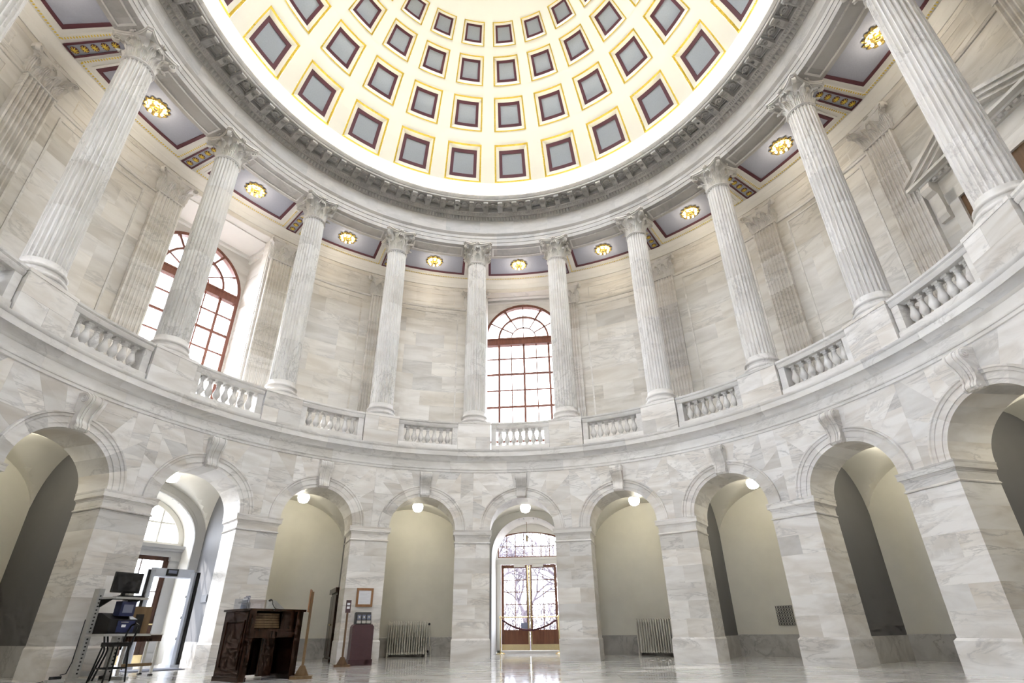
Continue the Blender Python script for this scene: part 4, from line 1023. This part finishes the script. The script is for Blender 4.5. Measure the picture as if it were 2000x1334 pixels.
CH_PL = B().lathe([(0, -.10), (.03, -.105), (.05, -.09), (.055, -.05), (.09, -.04), (.13, -.06), (.22, -.055), (.26, -.03), (.27, 0), (0, 0)], 32).mesh('ceiling_plate', 'brass', 40)
CH_LEAF = B().add([(.20, -.045, -.05), (.255, -.06, -.06), (.31, -.03, -.035), (.33, 0, -.02), (.31, .03, -.035), (.255, .06, -.06), (.20, .045, -.05), (.27, 0, -.08)], [(0, 1, 7), (1, 2, 7), (2, 3, 7), (3, 4, 7), (4, 5, 7), (5, 6, 7), (6, 0, 7)]).mesh('gilt_leaf', 'brass')
CH_FIN = B().lathe([(0, -.17), (.015, -.165), (.025, -.14), (.018, -.12), (.045, -.11), (.05, -.09)], 16).mesh('finial', 'bronze', 40)
CH_BULB = B().lathe([(0, -.115), (.02, -.112), (.032, -.095), (.034, -.08), (.025, -.06), (.015, -.045)], 12).mesh('bulb', 'bulb', 60)
CH_LABEL = {-100: 'gilt ceiling light past the upper left corner', -80: 'gilt ceiling light right behind the large left column', -60: 'gilt ceiling light over the left tall window bay', -40: 'gilt ceiling light just right of the sunlit-edge column', -20: 'gilt ceiling light left of the central window bay', 0: 'gilt ceiling light over the central tall window',
            20: 'gilt ceiling light right of the central window bay', 40: 'gilt ceiling light two bays right of the central window', 60: 'gilt ceiling light three bays right of the central window', 80: 'gilt ceiling light beside the huge right column', 100: 'gilt ceiling light past the right edge'}
for a in SEEN_BAYS:
    g = at_az('ceiling_light', CH_LABEL[a], 'ceiling light', 9.17, a, ZC - .005, 'gilt rosette lights on the gallery ceiling')
    obj('ceiling_plate', CH_PL, g); obj('finial', CH_FIN, g)
    for k in range(12): obj('gilt_leaf', CH_LEAF, g, rz=2 * pi * k / 12)
    for k in range(8): t = 2 * pi * k / 8; obj('bulb', CH_BULB, g, (.185 * cos(t), .185 * sin(t), 0))
    add_light('ceiling_light_glow', 'POINT', (0, 0, -.42), CHAND, (1, .88, .70), .1, None, g)

# cove lamps on the ledge behind the cornice lip
CV = B().box(-.56, .56, -.035, .035, 0, .03).mesh('housing', 'steel'); CT = B().box(-.54, .54, -.022, .022, .03, .04).mesh('tube', 'cove')
for k in range(36):
    a = 10 * k - 180 + 5
    g = at_az('cove_lamp', 'linear cove lamp hidden on the ledge of the dome cornice', 'lamp', 7.21, a, 14.49, 'cove lamps lighting the dome')
    obj('housing', CV, g); obj('tube', CT, g)
    add_light('cove_glow', 'AREA', (0, -.02, .06), COVE, (1, .94, .80), 1.05, (pi + .85, 0, 0), g, shape='RECTANGLE', size_y=.06, spread=radians(120))

# ================================================================ THINGS ON THE FLOOR AND WALLS
# radiators
SEC = B(); prof = [(.022 * cos(t), .022 * sin(t)) for t in [2 * pi * i / 8 for i in range(8)]]
for y in (-.07, 0, .07):
    SEC.tube([(0, y, .09), (0, y, .50), (0, y, .88)], .018, 8)
SEC.box(-.019, .019, -.095, .095, .07, .13); SEC.box(-.02, .02, -.095, .095, .84, .905); SEC.tube([(0, -.06, .905), (0, 0, .93), (0, .06, .905)], .019, 8); SEC.box(-.034, .034, -.015, .015, .085, .115); SEC.box(-.034, .034, -.015, .015, .86, .89)
SEC = SEC.mesh('section', 'radiator', 50)
RFOOT = B().box(-.022, .022, -.10, .10, 0, .09).mesh('foot', 'radiator')
for a, lab, n in ((-19.7, 'cream cast-iron radiator in the alcove left of the double door', 17), (19.75, 'cream cast-iron radiator half hidden by a pier right of the double door', 17)):
    t = at_az('radiator', lab, 'radiator', 10.78, a, 0, 'cast-iron radiators')
    for k in range(n): obj('section', SEC, t, ((k - (n - 1) / 2) * .07, 0, 0))
    for s_ in (-1, 1): obj('foot', RFOOT, t, (s_ * (n - 1) / 2 * .07, 0, 0))
    x = (n - 1) / 2 * .07
    obj('valve', B().ball((x + .07, 0, .87), .035, 10, 6).mesh('valve', 'black', 60), t)
    obj('valve', B().ball((x + .06, 0, .14), .035, 10, 6).mesh('valve', 'black', 60), t)
    obj('pipe', B().tube([(x, 0, .87), (x + .09, .02, .86), (x + .10, .02, .70), (x + .10, .02, .30), (x + .14, .02, .24), (x + .14, .02, 0)], .015, 8).mesh('pipe', 'radiator', 50), t)
# patterned wall grille
t = at_az('wall_grille', 'square patterned metal grille on the cream alcove wall', 'grille', 10.97, 37.6, .72)
gb = B()
for i in range(6):
    for j in range(7):
        x, z = -.165 + .066 * i, .035 + .067 * j; gb.tube([(x + .026 * cos(2 * pi * k / 8), -.01, z + .026 * sin(2 * pi * k / 8)) for k in range(9)], .005, 4)
for i in range(7): gb.box(-.198 + .066 * i - .0025, -.198 + .066 * i + .0025, -.012, -.004, 0, .47)
obj('lattice', gb.mesh('lattice', 'black'), t); obj('backing', B().box(-.2, .2, 0, .01, 0, .475).mesh('backing', 'cream'), t)
# plaque on the partition
t = at_az('wall_plaque', 'small dark plaque on the grey wall beside the sunlit pier', 'plaque', 9.79, -50, 1.43)
obj('plate', B().box(-.20, -.172, -.23, .23, -.085, .085).mesh('plate', 'black'), t); obj('face', B().box(-.206, -.199, -.20, .20, -.06, .06).mesh('face', 'black'), t)
# tall dark cabinet half hidden behind the pier
t = at_az('cabinet', 'tall dark carved cabinet half hidden behind the notice pier', 'cabinet', 9.6, -30, 0)
obj('body', B().box(-.44, -.193, -.55, .55, .06, 1.62).mesh('body', 'podium'), t); obj('cornice', B().box(-.50, -.19, -.60, .60, 1.62, 1.74).mesh('cornice', 'podium'), t); obj('plinth', B().box(-.47, -.193, -.58, .58, 0, .06).mesh('plinth', 'podium'), t)
for y in (-.27, .27): d_ = obj('door', B().box(-.46, -.44, y - .25, y + .25, .12, 1.56).mesh('door', 'podium'), t); obj('knob', B().ball((-.475, y * .15, .85), .018, 8, 6).mesh('knob', 'brass2', 60), d_)
# notice frame hung on the pier face
t = at_az('framed_notice', 'brown framed white notice hung on the marble pier', 'picture frame', 7.715, -29.8, 1.43)
fr = B()
for x0, x1, z0, z1 in ((-.20, -.15, -.21, .21), (.15, .20, -.21, .21), (-.15, .15, .155, .21), (-.15, .15, -.21, -.155)): fr.box(x0, x1, -.03, 0, z0, z1)
obj('frame', fr.mesh('frame', 'frameoak'), t); obj('sheet', B().box(-.15, .15, -.015, -.005, -.155, .155).mesh('sheet', 'paper'), t)
for k in range(9): obj('text_line', B().box(-.11, .11 - .05 * (k % 3 == 2), -.0165, -.0150, .12 - .03 * k, .128 - .03 * k).mesh('text_line', 'faint'), t)
# burgundy kiosk with a rack on top
t = at_az('kiosk', 'burgundy floor kiosk in front of the notice pier', 'kiosk', 7.30, -30.3, 0)
obj('base', B().box(-.26, .26, -.19, .19, 0, .12).mesh('base', 'burgundy'), t)
obj('body', B().extrude([(-.24, .12), (.24, .12), (.24, .78), (.20, .83), (-.20, .83), (-.24, .78)], lambda x, z, y: (x, y, z), -.175, .17).mesh('body', 'burgundy'), t)
t = at_az('handset_rack', 'black rack of three audio handsets on top of the kiosk', 'rack', 7.30, -30.3, .83)
obj('casing', B().extrude([(-.12, 0), (.12, 0), (.12, .24), (-.02, .26)], lambda y, z, x: (x, y, z), -.18, .18).mesh('casing', 'black'), t)
for x in (-.11, 0, .11):
    s_ = obj('handset', B().box(x - .04, x + .04, -.135, -.115, .10, .20).mesh('handset', 'greyscreen'), t)
    obj('tray', B().box(x - .045, x + .045, -.15, -.12, .02, .08).mesh('tray', 'alu'), s_); obj('grip', B().ball((x, -.14, .15), .022, 8, 6).mesh('grip', 'alu', 60), s_)
# wooden sign stands
def stand(label, loc, rz, h, mat, bw_):
    t = thing('sign_stand', label, 'sign stand', (*loc, 0), rz, 'wooden sign stands')
    obj('foot', B().box(-bw_, bw_, -.10, .10, 0, .045).mesh('foot', mat), t)
    br = B()
    for y in (-.03, .03): br.extrude([(-.11, .045), (.11, .045), (.035, .19), (-.035, .19)], lambda x, z, c: (x, c, z), y - .008, y + .008)
    obj('bracket', br.mesh('bracket', mat), t); obj('post', B().box(-.02, .02, -.02, .02, .045, h).mesh('post', mat), t)
    return t
t = stand('tall oak sign stand beside the wooden lectern', (-3.3, 2.61), radians(20), 1.30, 'oak', .17)
obj('sign_board', B().box(-.035, -.018, -.17, .17, .98, 1.33).mesh('sign_board', 'frameoak'), t)
t = stand('dark sign stand leaning beside the burgundy kiosk', (-3.83, 5.68), radians(28), 1.30, 'walnut', .17)
o = obj('sign_holder', B().box(-.055, .055, -.04, -.02, 1.06, 1.32).mesh('sign_holder', 'burgundy'), t)
for z in (1.14, 1.215): obj('label_card', B().box(-.032, .032, -.046, -.04, z, z + .05).mesh('label_card', 'paper'), o)
# lectern
t = thing('lectern', 'dark wooden lectern desk with a panelled side and kneehole', 'lectern', (-4.056, 2.54, 0), radians(57.7))
HX, HY, HT = .475, .39, .99
for s_, nm in ((-1, 'side_panel'), (1, 'side_panel')):
    p = obj(nm, B().box(s_ * HX, s_ * (HX - .06), -HY, HY, .04, HT).mesh(nm, 'podium'), t)
    if s_ < 0:
        fr = B()
        for y0, y1, z0, z1 in ((-.29, -.265, .16, .86), (.265, .29, .16, .86), (-.265, .265, .835, .86), (-.265, .265, .16, .185)): fr.box(-HX - .014, -HX, y0, y1, z0, z1)
        obj('panel_moulding', fr.mesh('panel_moulding', 'podium'), p); obj('raised_panel', B().box(-HX - .006, -HX, -.24, .24, .21, .81).mesh('raised_panel', 'podium'), p)
    obj('front_post', B().box(s_ * HX, s_ * (HX - .11), -HY, -HY + .05, .03, HT).mesh('front_post', 'podium'), t)
obj('back_panel', B().box(-HX, HX, HY - .03, HY, .04, HT).mesh('back_panel', 'podium'), t)
obj('base_moulding', B().box(-HX - .012, -HX + .12, -HY - .012, HY + .012, 0, .06).box(HX - .12, HX + .012, -HY - .012, HY + .012, 0, .06).mesh('base_moulding', 'podium'), t)
obj('top', B().box(-HX - .03, HX + .03, -HY - .03, HY + .03, HT, HT + .035).mesh('top', 'podium'), t)
obj('shelf', B().box(-HX + .06, HX - .06, -HY + .02, HY - .03, .70, .73).mesh('shelf', 'podium'), t)
for k in range(6): obj('roll_slat', B().box(-HX + .11, .12, -HY + .10 + .008 * k, -HY + .12 + .008 * k, .74 + .038 * k, .772 + .038 * k).mesh('roll_slat', 'oak'), t)
obj('fixed_panel', B().box(.12, HX - .06, -HY + .06, -HY + .085, .73, HT).mesh('fixed_panel', 'podium'), t)
obj('apron', B().box(-HX + .11, HX - .11, -HY + .05, -HY + .075, .60, .70).mesh('apron', 'podium'), t)
obj('inner_panel', B().box(-.05, .20, -.12, -.09, .05, .60).mesh('inner_panel', 'podium'), t); obj('drawer', B().box(.06, HX - .11, -HY + .02, -HY + .05, .62, .68).mesh('drawer', 'podium'), t)
t = thing('sneeze_screen', 'clear acrylic screen standing on the lectern top', 'screen', (-4.056, 2.54, HT + .035), radians(57.7))
obj('back_sheet', B().box(-.42, .30, .28, .286, 0, .17).mesh('back_sheet', 'acrylic'), t)
obj('side_sheet', B().add([(.30, -.1, 0), (.30, .28, 0), (.30, .28, .17)], [(0, 1, 2)]).add([(.306, -.1, 0), (.306, .28, 0), (.306, .28, .17)], [(0, 1, 2)]).mesh('side_sheet', 'acrylic'), t)
t = thing('microphone', 'black gooseneck microphone on the lectern', 'microphone', (-4.056, 2.54, HT + .035), radians(57.7))
obj('gooseneck', B().tube([(.08, -.2, 0), (.03, -.2, .03), (-.01, -.2, .08), (-.02, -.2, .13), (-.045, -.21, .145)], .006, 6).mesh('gooseneck', 'black', 50), t)
obj('head', B().tube([(-.045, -.21, .145), (-.07, -.215, .14), (-.095, -.22, .13)], [.014, .02, .014], 10).mesh('head', 'black', 50), t); obj('base', B().lathe([(0, 0), (.03, 0), (.025, .012), (0, .014)], 12, (.08, -.2)).mesh('base', 'black', 40), t)
t = thing('leaflet_holder', 'clear holder of leaflets at the edge of the lectern', 'leaflet holder', (-4.056, 2.54, HT + .035), radians(57.7))
hl = B().box(-.46, -.455, -.2, -.02, 0, .13); hl.box(-.40, -.395, -.2, -.02, 0, .07); hl.box(-.46, -.395, -.2, -.195, 0, .1); hl.box(-.46, -.395, -.025, -.02, 0, .1); obj('tray', hl.mesh('tray', 'acrylic'), t)
for k in range(4): obj('leaflet', B().box(-.45 + .012 * k, -.445 + .012 * k, -.18, -.04, .005, .16 + .012 * k).mesh('leaflet', 'greyscreen' if k % 2 else 'paper'), t)

# screening workstation: rack, monitor, keyboard, trace detector
t = at_az('equipment_rack', 'grey steel equipment rack with desk standing before the shaded pier', 'rack', 7.16, -69.3, 0)
for ux in (-.36, .14):
    u_ = obj('upright', B().box(ux - .045, ux + .045, .06, .20, .04, 1.38).mesh('upright', 'steel'), t)
    sl = B()
    for k in range(22): sl.box(ux - .012, ux + .012, .055, .061, .1 + .055 * k, .12 + .055 * k)
    obj('slot_strip', sl.mesh('slot_strip', 'dark'), u_)
    obj('base_foot', B().box(ux - .05, ux + .05, -.42, .24, 0, .045).mesh('base_foot', 'steel'), t)
obj('cross_rail', B().box(-.36, .14, .10, .15, .06, .13).mesh('cross_rail', 'steel'), t)
obj('upper_shelf', B().box(-.34, .22, -.36, .1, 1.215, 1.245).mesh('upper_shelf', 'steel'), t); obj('desk_surface', B().box(-.42, .34, -.48, .12, .645, .68).mesh('desk_surface', 'steel'), t)
for x in (-.33, .12): obj('shelf_bracket', B().extrude([(.08, 1.215), (-.28, 1.215), (.08, 1.08)], lambda y, z, c: (c, y, z), x - .012, x + .012).mesh('shelf_bracket', 'blackmetal'), t)
sg = B()
for x in (-.40, -.35): sg.tube([(x, -.46, .66), (x + .04, -.5, .45), (x + .03, -.5, .38), (x - .03, -.44, .02)], .014, 6)
obj('support_leg', sg.mesh('support_leg', 'blackmetal', 50), t)
t = at_az('monitor', 'black flat monitor on the upper shelf of the rack', 'monitor', 7.16, -69.3, 1.245)
obj('screen_frame', B().box(-.36, .11, -.20, -.165, .07, .40).mesh('screen_frame', 'black'), t); obj('screen', B().box(-.345, .095, -.204, -.199, .09, .385).mesh('screen', 'screen'), t)
obj('neck', B().box(-.16, -.10, -.17, -.14, .015, .15).mesh('neck', 'black'), t); obj('foot', B().box(-.24, -.02, -.23, -.08, 0, .015).mesh('foot', 'black'), t)
t = at_az('keyboard', 'black keyboard before the monitor', 'keyboard', 7.16, -69.3, 1.245); obj('body', B().box(-.26, .14, -.35, -.24, .0, .02).mesh('body', 'black'), t); obj('keys', B().box(-.245, .125, -.34, -.25, .02, .027).mesh('keys', 'screen'), t)
t = at_az('trace_detector', 'navy trace detector machine with small screen on the rack desk', 'machine', 7.16, -69.3, .68)
obj('body', B().extrude([(-.35, 0), (.05, 0), (.05, .32), (-.05, .32), (-.25, .25), (-.35, .22)], lambda y, z, x: (x, y, z), -.32, .12).mesh('body', 'black'), t)
d_ = obj('display_unit', B().box(-.18, .06, -.30, -.12, .27, .50).mesh('display_unit', 'navy'), t); obj('display', B().box(-.14, .02, -.305, -.299, .32, .45).mesh('display', 'greyscreen'), d_)
obj('name_plate', B().box(-.12, -.05, -.356, -.35, .10, .14).mesh('name_plate', 'paper'), t); obj('accent_strip', B().box(-.14, -.02, -.356, -.35, .17, .182).mesh('accent_strip', 'alu'), t); obj('front_panel', B().box(-.19, .09, -.353, -.349, .02, .20).mesh('front_panel', 'navy'), t)
t = at_az('bar_stool', 'black metal stool with looped back in front of the rack', 'stool', 6.38, -72.6, 0)
obj('seat', B().box(-.14, .14, -.15, .15, .50, .56).mesh('seat', 'black'), t)
for x in (-1, 1):
    for y in (-1, 1): obj('leg', B().tube([(x * .12, y * .13, .5), (x * .17, y * .18, .01)], .013, 6).mesh('leg', 'blackmetal', 50), t)
fo = B()
for p, q in (((-.15, -.16), (.15, -.16)), ((.15, -.16), (.15, .16)), ((.15, .16), (-.15, .16)), ((-.15, .16), (-.15, -.16))): fo.tube([(*p, .2), (*q, .2)], .01, 6)
obj('footrest', fo.mesh('footrest', 'blackmetal', 50), t)
obj('back_loop', B().tube([(.15, -.10, .45), (.19, -.11, .68), (.22, -.09, .80), (.23, 0, .83), (.22, .09, .80), (.19, .11, .68), (.15, .10, .45)], .014, 8).mesh('back_loop', 'blackmetal', 50), t)
t = at_az('inspection_table', 'low metal inspection table beside the rack', 'table', 7.7, -63.7, 0)
obj('top', B().box(-.34, .30, -.24, .22, .655, .675).mesh('top', 'alu'), t); obj('apron', B().box(-.33, .29, -.23, .21, .55, .655).mesh('apron', 'podium'), t)
for x in (-.30, .26):
    for y in (-.2, .18): l_ = obj('leg', B().box(x - .02, x + .02, y - .02, y + .02, .02, .55).mesh('leg', 'alu'), t); obj('rubber_foot', B().box(x - .03, x + .03, y - .03, y + .03, 0, .02).mesh('rubber_foot', 'black'), l_)
obj('lower_rail', B().box(-.30, .26, -.21, -.18, .15, .20).mesh('lower_rail', 'oak'), t)
t = at_az('cardboard_box', 'tan box with a black label on the inspection table', 'box', 7.72, -64.6, .675); obj('body', B().box(-.16, .16, -.15, .15, 0, .46).mesh('body', 'oak'), t); obj('patch', B().box(-.10, .04, -.156, -.15, .0, .33).mesh('patch', 'black'), t)
# walk-through metal detector
t = at_az('metal_detector', 'white walk-through metal detector in front of the outer door', 'metal detector', 9.8, -56.2, 0)
for s_ in (-1, 1):
    pn_ = [(-.30, -.30), (.02, -.36), (.05, -.30), (.05, .30), (.02, .36), (-.30, .30)]
    p = obj('panel', B().extrude([(-.06, -.24), (.02, -.30), (.06, -.24), (.06, .24), (.02, .30), (-.06, .24)], lambda x, y, z: (s_ * .45 - s_ * x, y, z), .06, 1.98).mesh('panel', 'mdwhite'), t)
    obj('edge_strip', B().box(*sorted((s_ * .50, s_ * .56)), -.30, -.22, 0, 1.98).mesh('edge_strip', 'black'), p); obj('foot', B().box(s_ * .45 - .09, s_ * .45 + .09, -.32, .32, 0, .06).mesh('foot', 'mdwhite'), p)
    for k in (.55, .98, 1.42): obj('zone_band', B().box(*sorted((s_ * .375, s_ * .39)), -.22, .22, k, k + .05).mesh('zone_band', 'steel'), p)
cb = obj('crossbar', B().box(-.46, .46, -.16, .16, 1.86, 2.04).mesh('crossbar', 'mdwhite'), t); obj('control_unit', B().box(-.14, .10, -.20, -.15, 1.88, 2.03).mesh('control_unit', 'black'), cb); obj('display', B().box(-.11, .07, -.205, -.199, 1.93, 2.0).mesh('display', 'greyscreen'), cb)
obj('indicator', B().box(-.52, -.40, -.31, -.296, .95, .98).mesh('indicator', 'red'), t)
tag(obj('floor_mat', B().box(-.6, .44, -.30, .45, 0, .012).mesh('floor_mat', 'mat'), None, polar(8.95, -56.8, .001), radians(56.8)), 'flat slate-blue mat on the floor by the metal detector', 'mat')
t = thing('power_strip', 'small power strip with plugs at the foot of the shaded pier', 'power strip', polar(7.30, -74.2, 0), radians(74.2)); obj('body', B().box(-.12, .12, -.04, .04, 0, .045).mesh('body', 'steel'), t)
for x in (-.06, 0, .06): obj('plug', B().box(x - .02, x + .02, -.02, .02, .045, .085).mesh('plug', 'black'), t)
tag(obj('power_cable', B().tube([polar(7.30, -73.75, .10), polar(7.24, -73.4, .12), polar(7.24, -73.1, .28), polar(7.27, -72.95, .6), polar(7.30, -72.8, .9)], .008, 6).mesh('power_cable', 'black', 60)), 'black cable climbing from the power strip up the rack', 'cable')
tag(obj('power_cable', B().tube([polar(7.32, -75.4, .03), polar(7.25, -76.0, .02), polar(7.2, -78.0, .01), polar(7.3, -80.0, .01)], .008, 6).mesh('power_cable', 'black', 60)), 'black cable running along the floor away from the rack', 'cable')
# rope barrier in front of the double door
for x, lab in ((-1.03, 'brass barrier post at the left jamb of the double door'), (.84, 'brass barrier post at the right jamb of the double door')):
    t = thing('barrier_post', lab, 'barrier post', (x, 11.75, 0), 0, 'brass barrier posts'); obj('base', B().lathe([(0, 0), (.15, 0), (.15, .015), (.10, .04), (.03, .06), (0, .06)], 20).mesh('base', 'brass2', 40), t); obj('pole', B().tube([(0, 0, .05), (0, 0, 1.02)], .022, 10).mesh('pole', 'brass2', 50), t); obj('finial', B().ball((0, 0, 1.06), .045, 12, 8).mesh('finial', 'brass2', 60), t)
t = thing('velvet_rope', 'dark maroon rope hanging between the brass barrier posts', 'rope', (-.095, 11.72, 0))
obj('cord', B().tube([(-.88 + 1.76 * i / 16, 0, .68 + .30 * (2 * i / 16 - 1) ** 2) for i in range(17)], .028, 8).mesh('cord', 'rope', 60), t)
for s_ in (-1, 1): obj('hook', B().tube([(s_ * .87, 0, .97), (s_ * .90, .01, 1.0), (s_ * .925, .02, .99)], .012, 6).mesh('hook', 'brass2', 50), t)

# ================================================================ OUTSIDE
struct('ground_outside', B().lathe([(12.5, -.35), (90, -.35)], 48).mesh('ground_outside', 'lawn'), 'pale winter ground outside the doors', 'ground')
def tree(label, loc, h, seed, spread=1.0, depth=7):
    q = random.Random(seed); t = thing('bare_tree', label, 'tree', loc, 0, 'bare winter trees outside the double door'); tr = B(); tw = B()
    def grow(p, d, L, r, k):
        pts = [p]; dd = d.copy()
        for i in range(3):
            dd = (dd + Vector((q.uniform(-.22, .22), q.uniform(-.22, .22), q.uniform(-.06, .14)))).normalized(); pts.append(pts[-1] + dd * L / 3)
        (tr if k >= depth - 1 else tw).tube(pts, [r, r * .9, r * .8, r * .68], 6 if k > 3 else 4, False)
        if k == 0: return
        n = 3 if k > 1 else 4
        for i in range(n):
            ax = Vector((q.uniform(-1, 1), q.uniform(-1, 1), q.uniform(-.3, .3))).normalized()
            nd_ = (Matrix.Rotation(q.uniform(.35, .85) * spread, 3, ax) @ dd).normalized(); grow(pts[-1] if i < 2 else pts[2], nd_, L * q.uniform(.66, .86), r * .62, k - 1)
    grow(Vector((0, 0, 0)), Vector((0, 0, 1)), h * .23, h * .02, depth)
    obj('trunk', tr.mesh('trunk', 'bark', 60), t); o = obj('branches', tw.mesh('branches', 'bark', 60), t); o['kind'] = 'stuff'
tree('bare winter tree seen through the left leaf of the double door', (-2.9, 22, -.35), 9.0, 3)
tree('bare winter tree seen through the right leaf of the double door', (1.6, 24, -.35), 9.0, 8)
tree('distant bare tree seen between the door leaves', (-1.2, 30, -.35), 8.5, 21)
tree('distant bare tree farther right beyond the double door', (2.6, 31, -.35), 8.5, 34)
hd = thing('hedge', 'low leafless hedge across the ground outside the double door', 'hedge', (-.5, 19.5, -.35)); q = random.Random(5); hb = B()
for i in range(2600):
    x, y, z = q.uniform(-4, 4), q.uniform(-.8, .8), q.uniform(0, 1.9); a = q.uniform(-.8, .8); hb.bar((x, y, z), (x + .5 * sin(a), y + q.uniform(-.2, .2), z + .5 * cos(a)), .016)
o = obj('twigs', hb.mesh('twigs', 'bark'), hd); o['kind'] = 'stuff'
